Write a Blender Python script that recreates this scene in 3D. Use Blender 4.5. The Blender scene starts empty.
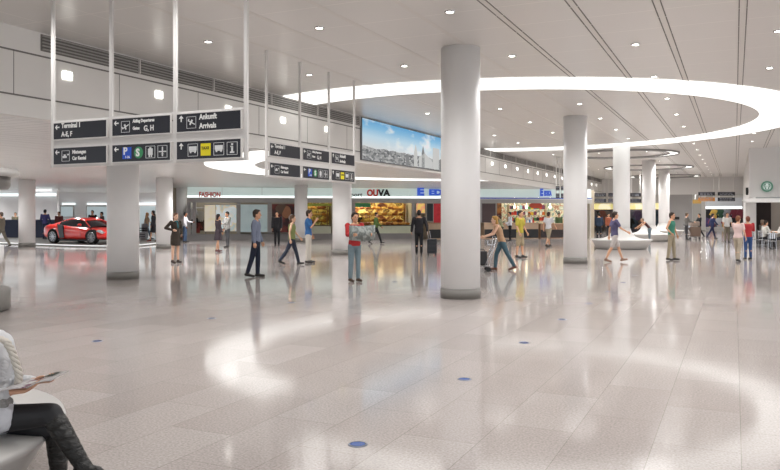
import bpy, bmesh, math, random
from mathutils import Vector, Matrix, Quaternion
random.seed(7)
PI = math.pi
C = bpy.context.scene.collection
FPX, HZ, CAMZ = 738.0, 214.0, 1.7
TH = math.atan(345/738); CT, ST = math.cos(TH), math.sin(TH)
H = 5.07; HL = 3.49; XF = -11.68; YE = 73.4

# ---------- measuring helpers: a direction in the photo and a known distance / plane give a place ----------
def D(px, d):
    X = (px-390)*d/FPX
    return X*CT-d*ST, X*ST+d*CT
def Fl(px, py, z=0.0): return D(px, (CAMZ-z)*FPX/(py-HZ))
def Zd(py, d): return CAMZ-(py-HZ)*d/FPX
def y_on_x(px, x):
    r = (px-390)/FPX; return x*(CT+r*ST)/(r*CT-ST)
def x_on_y(px, y):
    r = (px-390)/FPX; return y*(r*CT-ST)/(CT+r*ST)
def depth(x, y): return -x*ST+y*CT

# ---------- materials ----------
MC = {}
def nodes(name):
    m = bpy.data.materials.new(name); m.use_nodes = True
    nt = m.node_tree; b = nt.nodes['Principled BSDF']
    return m, nt, b
def lin(c):
    if isinstance(c, str): c = [int(c[i:i+2], 16)/255 for i in (0, 2, 4)]
    return tuple((v/12.92 if v <= .04045 else ((v+.055)/1.055)**2.4) for v in c)+(1,)
def mat(col, rough=.5, metal=0, var=.08, scale=8, spec=.5, key='surface', coat=0):
    k = (str(col), rough, metal, var, scale, spec, coat)
    if k in MC: return MC[k]
    m, nt, b = nodes(key)
    c = lin(col)
    tc = nt.nodes.new('ShaderNodeTexCoord'); n = nt.nodes.new('ShaderNodeTexNoise'); n.inputs['Scale'].default_value = scale
    n.inputs['Detail'].default_value = 4
    nt.links.new(tc.outputs['Object'], n.inputs['Vector'])
    mx = nt.nodes.new('ShaderNodeMix'); mx.data_type = 'RGBA'
    mx.inputs[6].default_value = tuple(v*(1-var) for v in c[:3])+(1,); mx.inputs[7].default_value = tuple(min(1, v*(1+var)) for v in c[:3])+(1,)
    nt.links.new(n.outputs['Fac'], mx.inputs[0]); nt.links.new(mx.outputs[2], b.inputs['Base Color'])
    b.inputs['Roughness'].default_value = rough; b.inputs['Metallic'].default_value = metal
    b.inputs['Specular IOR Level'].default_value = spec; b.inputs['Coat Weight'].default_value = coat
    MC[k] = m; return m
def cloth(col, wr=.35):
    k = ('cloth', str(col), wr)
    if k in MC: return MC[k]
    c0 = lin(col); g = sum(c0[:3])/3; hx = tuple(((v*.88+g*.12)*.86)**(1/2.2) for v in c0[:3])
    m = mat(hx, .85, 0, .16, 14, .25, 'cloth').copy(); nt = m.node_tree; b = nt.nodes['Principled BSDF']
    tc = nt.nodes.new('ShaderNodeTexCoord'); n = nt.nodes.new('ShaderNodeTexNoise'); n.inputs['Scale'].default_value = 9; n.inputs['Distortion'].default_value = 1.2
    nt.links.new(tc.outputs['Object'], n.inputs['Vector'])
    bp = nt.nodes.new('ShaderNodeBump'); bp.inputs['Strength'].default_value = wr; bp.inputs['Distance'].default_value = .05
    nt.links.new(n.outputs['Fac'], bp.inputs['Height']); nt.links.new(bp.outputs[0], b.inputs['Normal'])
    MC[k] = m; return m
def emit(col, s, name='lit'):
    k = ('emit', str(col), s)
    if k in MC: return MC[k]
    m, nt, b = nodes(name)
    b.inputs['Base Color'].default_value = (.02, .02, .02, 1)
    b.inputs['Emission Color'].default_value = lin(col); b.inputs['Emission Strength'].default_value = s
    MC[k] = m; return m

WHITE = mat('d8d6d3', .45, 0, .02, 3); COLW = mat('eae9e8', .38, 0, .015, 2); STEEL = mat('9b9893', .35, .6, .06, 20)
GREY = mat('a5a3a0', .5, 0, .04); DARK = mat('2b2c33', .45, 0, .05); BOARD = mat('1e1f28', .32, 0, .03); BLACK = mat('17171a', .5)
FRAME = mat('d5d2cf', .4, 0, .02); TEXTW = mat('e9e9e6', .5, 0, .01); CHROME = mat('b9babd', .2, .9, .03)

# ---------- object helpers ----------
def newobj(name, bm, m, parent=None, smooth=False):
    if smooth:
        for e in bm.edges:
            if len(e.link_faces) == 2 and e.calc_face_angle(0) > .6: e.smooth = False
    me = bpy.data.meshes.new(name); bm.to_mesh(me); bm.free()
    if smooth:
        for p in me.polygons: p.use_smooth = True
    for mm in (m if isinstance(m, (list, tuple)) else [m]): me.materials.append(mm)
    o = bpy.data.objects.new(name, me); C.objects.link(o); o.parent = parent
    return o
def tag(o, label, cat, group=None):
    o['label'] = label; o['category'] = cat
    if group: o['group'] = group
    return o
def thing(name, label, cat, loc=(0, 0, 0), rz=0, group=None):
    o = bpy.data.objects.new(name, None); C.objects.link(o); o.location = loc; o.rotation_euler = (0, 0, rz); o.empty_display_size = .1
    return tag(o, label, cat, group)
def struct(name, bm, m, smooth=False):
    o = newobj(name, bm, m, None, smooth); o['kind'] = 'structure'; return o
def copy_tree(o, parent=None, top=True):
    c = o.copy(); C.objects.link(c); c.parent = parent
    for ch in list(o.children): copy_tree(ch, c, False)
    return c
def bx(bm, x0, x1, y0, y1, z0, z1, bev=0, M=None):
    v = [bm.verts.new(p) for p in ((x0,y0,z0),(x1,y0,z0),(x1,y1,z0),(x0,y1,z0),(x0,y0,z1),(x1,y0,z1),(x1,y1,z1),(x0,y1,z1))]
    fs = [bm.faces.new([v[i] for i in f]) for f in ((0,3,2,1),(4,5,6,7),(0,1,5,4),(1,2,6,5),(2,3,7,6),(3,0,4,7))]
    if bev:
        es = list({e for f in fs for e in f.edges})
        r = bmesh.ops.bevel(bm, geom=es, offset=bev, segments=2, affect='EDGES', profile=.5)
        v = list({w for f in r['faces'] for w in f.verts} | {w for w in v if w.is_valid})
    if M is not None: bmesh.ops.transform(bm, matrix=M, verts=v)
def box(x0, x1, y0, y1, z0, z1, bev=0):
    bm = bmesh.new(); bx(bm, x0, x1, y0, y1, z0, z1, bev); return bm
def lathe(bm, prof, n=32, c=(0, 0), closed=True):
    rings = []
    for r, z in prof:
        if r < 1e-5: rings.append([bm.verts.new((c[0], c[1], z))])
        else: rings.append([bm.verts.new((c[0]+r*math.cos(2*PI*i/n), c[1]+r*math.sin(2*PI*i/n), z)) for i in range(n)])
    for a, b in zip(rings, rings[1:]):
        for i in range(n):
            j = (i+1) % n
            if len(a) == 1 and len(b) == 1: continue
            if len(a) == 1: bm.faces.new((a[0], b[j], b[i]))
            elif len(b) == 1: bm.faces.new((a[i], a[j], b[0]))
            else: bm.faces.new((a[i], a[j], b[j], b[i]))
def frame_of(d):
    d = d.normalized(); up = Vector((0, 0, 1)) if abs(d.z) < .95 else Vector((1, 0, 0))
    s = d.cross(up).normalized(); return s, s.cross(d).normalized()
def tube(bm, pts, rad, n=8, flat=1.0):
    pts = [Vector(p) for p in pts]; rad = rad if isinstance(rad, (list, tuple)) else [rad]*len(pts); rings = []
    ref = None
    for i, p in enumerate(pts):
        d = (pts[min(i+1, len(pts)-1)]-pts[max(i-1, 0)])
        s, u = frame_of(d)
        if ref is not None:
            s = (ref-d.normalized()*ref.dot(d.normalized())).normalized(); u = s.cross(d.normalized())
        ref = s
        rings.append([bm.verts.new(p+(s*math.cos(2*PI*k/n)+u*math.sin(2*PI*k/n)*flat)*rad[i]) for k in range(n)])
    for a, b in zip(rings, rings[1:]):
        for k in range(n): bm.faces.new((a[k], a[(k+1) % n], b[(k+1) % n], b[k]))
    bm.faces.new(rings[0][::-1]); bm.faces.new(rings[-1])
def ell(bm, c, r, n=14, R=None):
    M = Matrix.Translation(Vector(c)) @ (R if R is not None else Matrix()) @ Matrix.Diagonal((r[0], r[1], r[2], 1))
    bmesh.ops.create_uvsphere(bm, u_segments=n, v_segments=max(6, n*2//3), radius=1, matrix=M)
def cap(bm, a, b, ra, rb, n=12):
    a, b = Vector(a), Vector(b); dd = (b-a)
    if dd.length < 1e-6: return
    d = dd.normalized(); pts, rr = [], []
    for k in range(4):
        f = k/4*PI/2; pts.append(a-d*ra*math.cos(f)); rr.append(max(.002, ra*math.sin(f)))
    pts += [a, b]; rr += [ra, rb]
    for k in range(3, -1, -1):
        f = k/4*PI/2; pts.append(b+d*rb*math.cos(f)); rr.append(max(.002, rb*math.sin(f)))
    tube(bm, pts, rr, n)
def loft(bm, rings, n=20):
    """rings: (centre, rx, ry) with x forward, y sideways, horizontal ellipses"""
    rs = []
    for c, rx, ry in rings:
        c = Vector(c); rs.append([bm.verts.new(c+Vector((rx*math.cos(2*PI*i/n), ry*math.sin(2*PI*i/n), 0))) for i in range(n)])
    for a, b in zip(rs, rs[1:]):
        for i in range(n): bm.faces.new((a[i], a[(i+1) % n], b[(i+1) % n], b[i]))
    bm.faces.new(rs[0][::-1]); bm.faces.new(rs[-1])
def remeshed(name, bm, m, parent, vox, smooth_it=3, extra=None):
    """closed pieces fused into ONE continuous surface"""
    bmesh.ops.recalc_face_normals(bm, faces=bm.faces)
    me = bpy.data.meshes.new(name); bm.to_mesh(me); bm.free()
    o = bpy.data.objects.new(name, me); C.objects.link(o)
    r = o.modifiers.new('r', 'REMESH'); r.mode = 'VOXEL'; r.voxel_size = vox; r.use_smooth_shade = True
    s = o.modifiers.new('s', 'SMOOTH'); s.iterations = smooth_it; s.factor = .5
    dg = bpy.context.evaluated_depsgraph_get(); dg.update()
    me2 = bpy.data.meshes.new_from_object(o.evaluated_get(dg))
    o.modifiers.clear(); o.data = me2; bpy.data.meshes.remove(me)
    me2.materials.clear(); me2.materials.append(m); o.parent = parent; me2.name = name
    for p in me2.polygons: p.use_smooth = True
    return o
def prism(bm, poly, y0, y1, M=None):
    """polygon in x,z extruded in y"""
    a = [bm.verts.new((x, y0, z)) for x, z in poly]; b = [bm.verts.new((x, y1, z)) for x, z in poly]; n = len(poly)
    bm.faces.new(a); bm.faces.new(b[::-1])
    for i in range(n): bm.faces.new((a[i], b[i], b[(i+1) % n], a[(i+1) % n]))
    if M is not None: bmesh.ops.transform(bm, matrix=M, verts=a+b)
def text(s, size, m, parent, loc, rot=(PI/2, 0, 0), name='lettering', align='LEFT', depth_=.004, bold=0.0, sx=1.0):
    cu = bpy.data.curves.new(name, 'FONT'); cu.body = s; cu.size = size; cu.extrude = depth_; cu.align_x = align; cu.offset = bold; cu.resolution_u = 3
    o = bpy.data.objects.new(name, cu); C.objects.link(o)
    dg = bpy.context.evaluated_depsgraph_get(); dg.update()
    me = bpy.data.meshes.new_from_object(o.evaluated_get(dg)); bpy.data.objects.remove(o)
    o = bpy.data.objects.new(name, me); C.objects.link(o); me.materials.clear(); me.materials.append(m)
    o.parent = parent; o.location = loc; o.rotation_euler = rot; o.scale = (sx, 1, 1); return o

# ================= SETTING =================
# floor: granite tiles
def floor_mat():
    m, nt, b = nodes('polished_granite_tiles'); N = nt.nodes.new; L = nt.links.new
    tc = N('ShaderNodeTexCoord')
    mp = N('ShaderNodeMapping'); mp.inputs['Location'].default_value = (-.04, .1, 0); L(tc.outputs['Object'], mp.inputs[0])
    rot = N('ShaderNodeMapping'); rot.inputs['Rotation'].default_value = (0, 0, PI/2); L(mp.outputs[0], rot.inputs[0])
    br = N('ShaderNodeTexBrick'); L(rot.outputs[0], br.inputs['Vector'])
    br.offset = .5; br.inputs['Scale'].default_value = 1; br.inputs['Brick Width'].default_value = 1.18; br.inputs['Row Height'].default_value = .59
    br.inputs['Mortar Size'].default_value = .0035; br.inputs['Mortar Smooth'].default_value = .3; br.inputs['Bias'].default_value = 0
    br.inputs['Color1'].default_value = lin('a89f9b'); br.inputs['Color2'].default_value = lin('b2aaa6'); br.inputs['Mortar'].default_value = lin('938c87')
    n1 = N('ShaderNodeTexNoise'); n1.inputs['Scale'].default_value = 55; n1.inputs['Detail'].default_value = 3; L(tc.outputs['Object'], n1.inputs[0])
    r1 = N('ShaderNodeMapRange'); r1.inputs[1].default_value = .3; r1.inputs[2].default_value = .7; r1.inputs[3].default_value = .77; r1.inputs[4].default_value = 1.17; L(n1.outputs['Fac'], r1.inputs[0])
    n2 = N('ShaderNodeTexNoise'); n2.inputs['Scale'].default_value = 1.3; L(tc.outputs['Object'], n2.inputs[0])
    r2 = N('ShaderNodeMapRange'); r2.inputs[3].default_value = .95; r2.inputs[4].default_value = 1.05; L(n2.outputs['Fac'], r2.inputs[0])
    mu = N('ShaderNodeMath'); mu.operation = 'MULTIPLY'; L(r1.outputs[0], mu.inputs[0]); L(r2.outputs[0], mu.inputs[1])
    mx = N('ShaderNodeVectorMath'); mx.operation = 'SCALE'; L(br.outputs['Color'], mx.inputs[0]); L(mu.outputs[0], mx.inputs['Scale'])
    L(mx.outputs[0], b.inputs['Base Color'])
    n3 = N('ShaderNodeTexNoise'); n3.inputs['Scale'].default_value = 2; n3.inputs['Detail'].default_value = 5; L(tc.outputs['Object'], n3.inputs[0])
    r3 = N('ShaderNodeMapRange'); r3.inputs[3].default_value = .06; r3.inputs[4].default_value = .12; L(n3.outputs['Fac'], r3.inputs[0]); L(r3.outputs[0], b.inputs['Roughness'])
    b.inputs['IOR'].default_value = 1.47
    return m
bm = bmesh.new(); bx(bm, -60, 16, -12, 96, -.1, 0); struct('floor', bm, floor_mat())

def ceil_mat(name, c1, rough, px_, py_, lowslat=False):
    m, nt, b = nodes(name); N = nt.nodes.new; L = nt.links.new
    tc = N('ShaderNodeTexCoord'); rot = N('ShaderNodeMapping'); rot.inputs['Rotation'].default_value = (0, 0, 0); rot.inputs['Location'].default_value = (-.12, -.3, 0); L(tc.outputs['Object'], rot.inputs[0])
    br = N('ShaderNodeTexBrick'); br.offset = 0; L(rot.outputs[0], br.inputs['Vector'])
    br.inputs['Scale'].default_value = 1; br.inputs['Brick Width'].default_value = px_; br.inputs['Row Height'].default_value = py_
    br.inputs['Mortar Size'].default_value = .011 if not lowslat else .009; br.inputs['Color1'].default_value = lin(c1); br.inputs['Color2'].default_value = lin(c1)
    br.inputs['Mortar'].default_value = lin('e6e2dd') if not lowslat else lin('8a8986')
    L(br.outputs['Color'], b.inputs['Base Color']); b.inputs['Roughness'].default_value = rough; b.inputs['IOR'].default_value = 1.6
    b.inputs['Metallic'].default_value = .1
    # fine seams of the narrow planks, and every plank a little out of true
    w = N('ShaderNodeTexBrick'); w.offset = 0; L(rot.outputs[0], w.inputs['Vector']); w.inputs['Scale'].default_value = 1
    w.inputs['Brick Width'].default_value = px_; w.inputs['Row Height'].default_value = .315; w.inputs['Mortar Size'].default_value = .004; w.inputs['Mortar Smooth'].default_value = .6
    ad = N('ShaderNodeMath'); ad.operation = 'ADD'; L(w.outputs['Fac'], ad.inputs[0])
    n = N('ShaderNodeTexNoise'); n.inputs['Scale'].default_value = 1.6; L(tc.outputs['Object'], n.inputs[0]); L(n.outputs['Fac'], ad.inputs[1])
    bp = N('ShaderNodeBump'); bp.inputs['Strength'].default_value = .25; bp.inputs['Distance'].default_value = .02; bp.invert = True
    L(ad.outputs[0], bp.inputs['Height']); L(bp.outputs[0], b.inputs['Normal'])
    return m
CEIL = ceil_mat('metal_ceiling_panels', 'd4d1cd', .29, 1.245, 1.26); CEILL = ceil_mat('low_metal_ceiling_planks', 'dad9d6', .28, 1.245, .315, True)
bm = bmesh.new(); bx(bm, XF, 16, -12, 96, H, H+.12); struct('ceiling', bm, CEIL)
bm = bmesh.new(); bx(bm, -60, XF-.25, -12, 74, HL, HL+.12); struct('ceiling_low', bm, CEILL)

# twin slot strips running down the ceiling
for i in range(9):
    x = .12-1.245*i+1.245
    if x < XF+.3: continue
    bm = bmesh.new(); bx(bm, x-.045, x+.045, -8, YE, H-.004, H); t_ = struct('trim_%d' % (i+1), bm, mat('d6d2cd', .4, .1, .02))
    if i < 5:
        bm = bmesh.new()
        for s in (-1, 1):
            y = -8
            while y < YE-1: bx(bm, x+s*.058-.009, x+s*.058+.009, y, y+1.2, H-.008, H+.001); y += 1.26
        struct('trim_%d' % (i+21), bm, mat('74716d', .6, 0, .03))

# left bulkhead above the lower hall
bm = bmesh.new(); bx(bm, XF-.25, XF, -12, YE, HL-.02, H); struct('wall_left', bm, mat('e2e0dc', .42, 0, .015, 2))
bm = bmesh.new()
for z in (4.63, 3.84): bx(bm, XF, XF+.012, -12, YE, z-.014, z+.014)
struct('trim_40', bm, mat('716e6a', .5))
bm = bmesh.new(); y = 1.6
while y < YE: bx(bm, XF, XF+.006, y-.006, y+.006, 3.84, 4.63); y += 2.5
struct('trim_41', bm, mat('8f8c88', .5))
ys0, ys1 = y_on_x(360, XF), y_on_x(474, XF)
def louvre(ya, yb, i):
    lv = thing('air_vent', 'long dark louvred air vent in the bulkhead %s the city picture' % ('before' if i == 0 else 'beyond'), 'vent', (XF, ya, 4.73))
    L = yb-ya
    newobj('vent_backing', box(.002, .012, 0, L, 0, .31), mat('75726e', .7), lv)
    k = 0; y = 0
    while y < L-.05:
        e = min(L, y+2.5)
        bm = bmesh.new()
        for s in range(5): bx(bm, .012, .05, y+.02, e-.02, .03+s*.06, .048+s*.06)
        newobj('slat_panel', bm, mat('aaa7a3', .4, .2), lv)
        bm = bmesh.new(); bx(bm, .012, .055, e-.03, e+.0, 0, .31); newobj('divider', bm, FRAME, lv)
        y += 2.5
louvre(y_on_x(40.5, XF), ys0-.05, 0); louvre(ys1+.1, YE-.3, 1)

# end wall of the high hall
HD = 3.5
bm = bmesh.new(); bx(bm, XF, 1.0, YE, YE+.4, HD, H); struct('wall_back', bm, mat('d6d4d2', .5, 0, .01))
xg0, xg1 = x_on_y(663, YE), x_on_y(692, YE)
bm = bmesh.new(); bx(bm, xg0, xg1, YE, YE+.6, 0, HD); struct('wall_passage', bm, mat('9f9d9c', .5, 0, .02))  # this part of the end wall has its shadow put into the darker grey
bm = bmesh.new(); bx(bm, -24, 1.2, 95, 95.4, 0, 5); struct('wall_far', bm, mat('b5b0a8', .6, 0, .05))
# right block with its soffit
XR, YR = .66, 42.0
bm = bmesh.new(); bx(bm, XR, 14, YR, YR+.3, 2.55, H); bx(bm, XR, XR+.3, YR+.3, YE, 2.55, H); bx(bm, XR, XR+.35, YR+1.2, YE, 0, 2.55); struct('wall_right', bm, mat('d2d0ce', .5, 0, .01))
bm = bmesh.new(); bx(bm, XR+.35, 14, YR+3.2, YR+3.5, 0, 3); struct('wall_cafe', bm, mat('b3aaa0', .5, 0, .03))

# ================= RING LIGHTS =================
RC = (-8.35, 28.0); RO, RI = 10.75, 9.1
def annulus(c, ro, ri, z0, z1, keep, n=180, sq=0):
    bm = bmesh.new(); segs = []
    for i in range(n):
        a0, a1 = 2*PI*i/n, 2*PI*(i+1)/n; am = (a0+a1)/2
        xm = c[0]+(ro+ri)/2*math.cos(am)
        q = [(c[0]+r*math.cos(a), c[1]+r*math.sin(a)) for r, a in ((ri, a0), (ro, a0), (ro, a1), (ri, a1))]
        q = [(keep(x), y) for x, y in q]
        if abs(q[0][0]-q[1][0])+abs(q[0][1]-q[1][1]) < 1e-4: continue
        a = abs((q[0][0]-q[2][0])*(q[1][1]-q[3][1])-(q[0][1]-q[2][1])*(q[1][0]-q[3][0]))/2
        if a < 1e-4: continue
        lo = [bm.verts.new((x, y, z0)) for x, y in q]; hi = [bm.verts.new((x, y, z1)) for x, y in q]
        bm.faces.new(lo[::-1]); bm.faces.new(hi)
        for k in range(4): bm.faces.new((lo[k], lo[(k+1) % 4], hi[(k+1) % 4], hi[k]))
    return bm
LAMP = emit('fffdf8', 2.1, 'ring_light_glow')
rt = thing('ring_light', 'huge white glowing ring set flush in the high ceiling', 'ceiling light', (RC[0], RC[1], H))
o = newobj('diffuser', annulus((0, 0), RO, RI, -.02, -.001, lambda x: max(x, XF+.01-RC[0])), LAMP, rt)
rt = thing('ring_light', 'curved end of a glowing ring in the low ceiling behind the hanging signs', 'ceiling light', (RC[0], RC[1], HL))
o = newobj('diffuser', annulus((0, -.35), RO+.25, RI+.15, -.02, -.001, lambda x: min(x, XF-.27-RC[0])), LAMP, rt)
for i, (px, d, R, w) in enumerate([(621, 41.2, 3.0, 'nearest'), (648, 53, 3.0, 'middle'), (664, 65.4, 2.95, 'farthest')]):
    x, y = D(px, d)
    y = min(y, YE-3.1)
    rt = thing('ring_light', 'small round ring light in the ceiling down the hall, %s of three' % w, 'ceiling light', (x, y, H))
    bm = bmesh.new(); lathe(bm, [(R+.06, 0), (R+.06, -.09), (R, -.09), (R, 0)], 64); newobj('rim', bm, mat('8a8886', .5), rt, True)
    newobj('diffuser', annulus((0, 0), R, R-.42, -.03, -.001, lambda x: x), emit('fffdf8', 3.0), rt)
    bm = bmesh.new(); lathe(bm, [(R-.42, 0), (R-.42, -.07), (R-.46, -.07), (R-.46, 0)], 64); newobj('inner_rim', bm, mat('8f8d8b', .5), rt, True)

# downlights
bmA = bmesh.new(); lathe(bmA, [(0, -.006), (.06, -.006), (.06, 0)], 20)
dl = thing('ceiling_light', 'small round recessed downlight in the high ceiling', 'ceiling light', (0, 0, H), 0, 'recessed downlights in the high ceiling')
newobj('lamp', bmA, emit('fffaf0', 22), dl)
bmA = bmesh.new(); lathe(bmA, [(.062, 0), (.062, -.014), (.085, -.014), (.09, 0)], 20); newobj('trim_ring', bmA, CHROME, dl)
spots = []
for j in range(-2, 16):
    for i in range(-2, 5):
        x, y = .72-2.51*i, 11.55+3.78*j
        r = math.hypot(x-RC[0], y-RC[1])
        if x < XF+.4 or y > YE-1 or (x > XR-.4 and y > YR-.5) or RI-.25 < r < RO+.25: continue
        spots.append((x, y))
first = True
for x, y in spots:
    if x > 1 and y > 6 : continue
    if y < 8: continue
    o = dl if first else copy_tree(dl); first = False
    o.location = (x, y, H)
for px, py, w in ((163, 27, 'above the left signs'), (270, 10, 'near the top edge of the ceiling'), (282, 66, 'beside the second group of signs')):
    x, y = Fl(px, py, H)
    bm = bmesh.new(); lathe(bm, [(0, H-.03), (.09, H-.028), (.11, H-.01), (.11, H)], 20); tag(newobj('ceiling_speaker', bm, mat('85827e', .6), None, True), 'flat grey ceiling disc %s' % w, 'speaker')
# square lamps on the bulkhead
bm = box(0, .02, -.11, .11, -.075, .075); wl = tag(newobj('wall_light', bm, emit('fffdf5', 6)), 'small square lamp glowing on the white bulkhead', 'wall light', 'square lamps along the bulkhead')
y = y_on_x(67, XF); k = 0
while y < YE-2:
    if not (ys0-.3 < y < ys1+.3):
        o = wl if k == 0 else wl.copy()
        if k: C.objects.link(o)
        o.location = (XF+.005, y, 4.37); k += 1
    y += 2.5

# ================= COLUMNS =================
def column(x, y, h, label):
    c = thing('column', label, 'column', (x, y, 0), 0)
    bm = bmesh.new(); lathe(bm, [(0, .2), (.4, .2), (.4, h), (0, h)], 48); o = newobj('shaft', bm, COLW, c, True)
    bm = bmesh.new(); lathe(bm, [(0, 0), (.41, 0), (.41, .2), (.4, .2), (0, .2)], 48); o = newobj('base_band', bm, mat('77746f', .5, 0, .03), c, True)
    return c
x1, y1 = D(460.5, 15.05)
bp_ = [D(a, b) for a, b in ((460.5, 15.05), (575.3, 25.5), (621.5, 36.3), (648.8, 46.6), (664, 57.0))]
for (x, y), lab in zip(bp_, ['big round white column nearest the camera, right of the city picture', 'round white column left of the purple shirted walker', 'white column rising from the first round white bench', 'white column rising from the second white bench', 'white column rising from the farthest white bench']): column(x, y, H-.001, lab)
for px, d, lab in ((123, 19.45, 'round white column standing before the front of the red sports car'), (342, 31.0, 'white column right behind the man reading the newspaper'),
                   (164.5, 36.6, 'white column just left of the woman in the brown dress'), (301, 46, 'white column behind the man in the blue shirt'),
                   (27, 38.5, 'white column at the left end of the car platform'), (182, 51, 'slim white column just right of the brown dress womans column')):
    column(*D(px, d), HL-.001, lab)

# ================= HANGING SIGNS =================
ICW = mat('dfe0e0', .5)
def fill_poly(bm, poly, y, M=None, th=.004):
    prism(bm, poly, y-th, y, M)
def arrow(parent, x, z, up, s=.05):
    bm = bmesh.new()
    P = [(0, s), (.8*s, .1*s), (.35*s, .1*s), (.35*s, -.0*s), (.22*s, -.0*s), (.22*s, -s), (-.22*s, -s), (-.22*s, 0), (-.35*s, 0), (-.35*s, .1*s), (-.8*s, .1*s)]
    P = [(0, s), (.85*s, .15*s), (.5*s, .0*s), (.2*s, .3*s), (.2*s, -s), (-.2*s, -s), (-.2*s, .3*s), (-.5*s, 0), (-.85*s, .15*s)]
    a = 0 if up else PI/2
    P = [(x+p*math.cos(a)-q*math.sin(a), z+p*math.sin(a)+q*math.cos(a)) for p, q in P]
    fill_poly(bm, P, -.012); newobj('arrow', bm, TEXTW, parent)
def icon(parent, kind, x, z, s=.085):
    """pictogram in a thin square outline"""
    bm = bmesh.new(); o_ = .006
    def R(x0, x1, z0, z1): bx(bm, x+x0*s, x+x1*s, -.0165, -.0125, z+z0*s, z+z1*s)
    if kind == 'taxi':
        bx(bm, x-s, x+s, -.016, -.012, z-s, z+s); newobj('pictogram', bm, mat('e8d81c', .5), parent)
        text('TAXI', .06, BOARD, parent, (x-.075, -.018, z+.0), name='lettering'); return
    if kind == 'P':
        bx(bm, x-s, x+s, -.016, -.012, z-s, z+s); newobj('pictogram', bm, mat('2b57c4', .5), parent)
        text('P', .15, TEXTW, parent, (x-.065, -.018, z-.02), bold=.004); text('1-26', .05, TEXTW, parent, (x-.03, -.018, z-.075)); return
    if kind == 'S':
        bmesh.ops.create_cone(bm, cap_ends=True, segments=24, radius1=s, radius2=s, depth=.004, matrix=Matrix.Translation((x, -.014, z)) @ Matrix.Rotation(PI/2, 4, 'X'))
        newobj('pictogram', bm, mat('3d8f5f', .5), parent); text('S', .15, TEXTW, parent, (x-.045, -.018, z-.05), bold=.006); return
    for a in (-1, 1): R(a*1-.03, a*1+.03, -1, 1); R(-1, 1, a*1-.03, a*1+.03)
    if kind == 'train': R(-.5, .5, -.5, .6); R(-.35, -.1, -.85, -.5); R(.1, .35, -.85, -.5); R(-.2, .2, .6, .8)
    if kind == 'cross': R(-.12, .12, -.8, .8); R(-.8, .8, -.1, .1); R(-.3, .3, -.45, -.38)
    if kind == 'bus': R(-.8, .8, -.1, .6); R(-.7, .7, -.3, -.12); R(-.6, -.3, -.5, -.3); R(.3, .6, -.5, -.3)
    if kind == 'i': R(-.18, .18, -.5, .35); R(-.4, .4, -.75, -.5); R(-.35, .1, .2, .38); R(-.18, .18, .5, .8)
    if kind == 'car': R(-.8, .3, -.4, 0); R(-.5, 0, 0, .3); R(.45, .85, .1, .3); R(.3, .9, .3, .38)
    if kind in ('up', 'down'):
        q = 1 if kind == 'up' else -1; M = Matrix.Translation((x, 0, z)) @ Matrix.Rotation(-q*.45, 4, 'Y')
        for (a, b, c_, d_) in ((-.85, .85, -.09, .09), (-.2, .15, .09, .5), (-.25, .05, -.5, -.09), (-.85, -.65, .0, .35)):
            bx(bm, a*s, b*s, -.0165, -.0125, c_*s, d_*s, 0, M)
    newobj('pictogram', bm, ICW, parent)
CONT = [[('t', [('Terminal 1', .105, .17, .045), ('A-E, F', .105, .17, -.085)]), ('t2', 'car', [('Mietwagen', .075, .4, .03), ('Car Rental', .075, .4, -.065)])],
        [('t2', 'up', [('Abflug Departures', .062, .40, .055), ('Gates', .062, .40, -.05), ('G, H', .11, .61, -.075)]), ('i', ['P', 'S', 'train', 'cross'])],
        [('t2', 'down', [('Ankunft', .105, .40, .035), ('Arrivals', .105, .40, -.09)]), ('i', ['bus', 'taxi', 'bus', 'i'])]]
def sign_group(loc, rz, pole, which, labels, k=1.0):
    zk = lambda z: CAMZ+k*(z-CAMZ)
    root = thing('hanging_sign_frame', 'white pole frame hanging from the ceiling that holds the %s dark signs' % which, 'sign frame', loc, rz)
    for i in range(4):
        bm = bmesh.new(); bx(bm, pole*i-.028, pole*i+.028, -.02, .02, zk(2.46), H-.002); newobj('pole', bm, FRAME, root)
    for i in range(3):
        for z in (2.465, 2.7, 2.87, 2.93, 3.185):
            pass
        bm = bmesh.new()
        for z0, z1 in ((2.46, 2.5), (2.77, 2.9), (3.18, 3.215)): bx(bm, pole*i+.03, pole*(i+1)-.03, -.015, .02, zk(z0), zk(z1))
        newobj('rail', bm, FRAME, root)
    for i in range(3):
        for r in range(2):
            z = zk(3.04 if r == 0 else 2.635)
            # boards face local -y, sit in front of the rails
            b = thing('sign_board', labels[i][r], 'sign', Matrix.Translation(loc) @ Matrix.Rotation(rz, 4, 'Z') @ Vector((pole*i+.06, -.03, z)), rz)
            W = pole-.12
            newobj('panel', box(0, W, -.012, .014, -.13*k, .13*k), BOARD, b)
            newobj('panel_frame', frame_bm(W, .13*k), FRAME, b)
            c = CONT[i][r]
            arrow(b, .08, .06, i == 2, .045)
            if c[0] == 'i':
                for q_, kd in enumerate(c[1]): icon(b, kd, (.3+q_*.235)*k, .0)
            else:
                if c[0] == 't2': icon(b, c[1], .26, .0, .08)
                for (s, sz, x, zz) in c[-1]: text(s, sz, TEXTW, b, (x, -.0135, zz), bold=.003, sx=.88, depth_=.002)
    return root
def frame_bm(W, hh):
    bm = bmesh.new()
    for z in (-hh-.012, hh): bx(bm, -.012, W+.012, -.016, .014, z, z+.012)
    for x in (-.012, W): bx(bm, x, x+.012, -.016, .014, -hh, hh)
    return bm
g1 = (-10.1*.955, 8.6*.955, 0)
sign_group(g1, 0, 1.278*.955, 'six large left', [['dark direction sign reading Terminal 1 A-E, F in the larger left group', 'dark car rental sign below the large Terminal 1 sign'], ['large dark departures sign reading Gates G, H', 'large dark sign with blue P and green S symbols'], ['large dark Ankunft Arrivals sign with upward arrow', 'large dark pictogram sign with yellow taxi square below the Arrivals sign']], .955)
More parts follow.
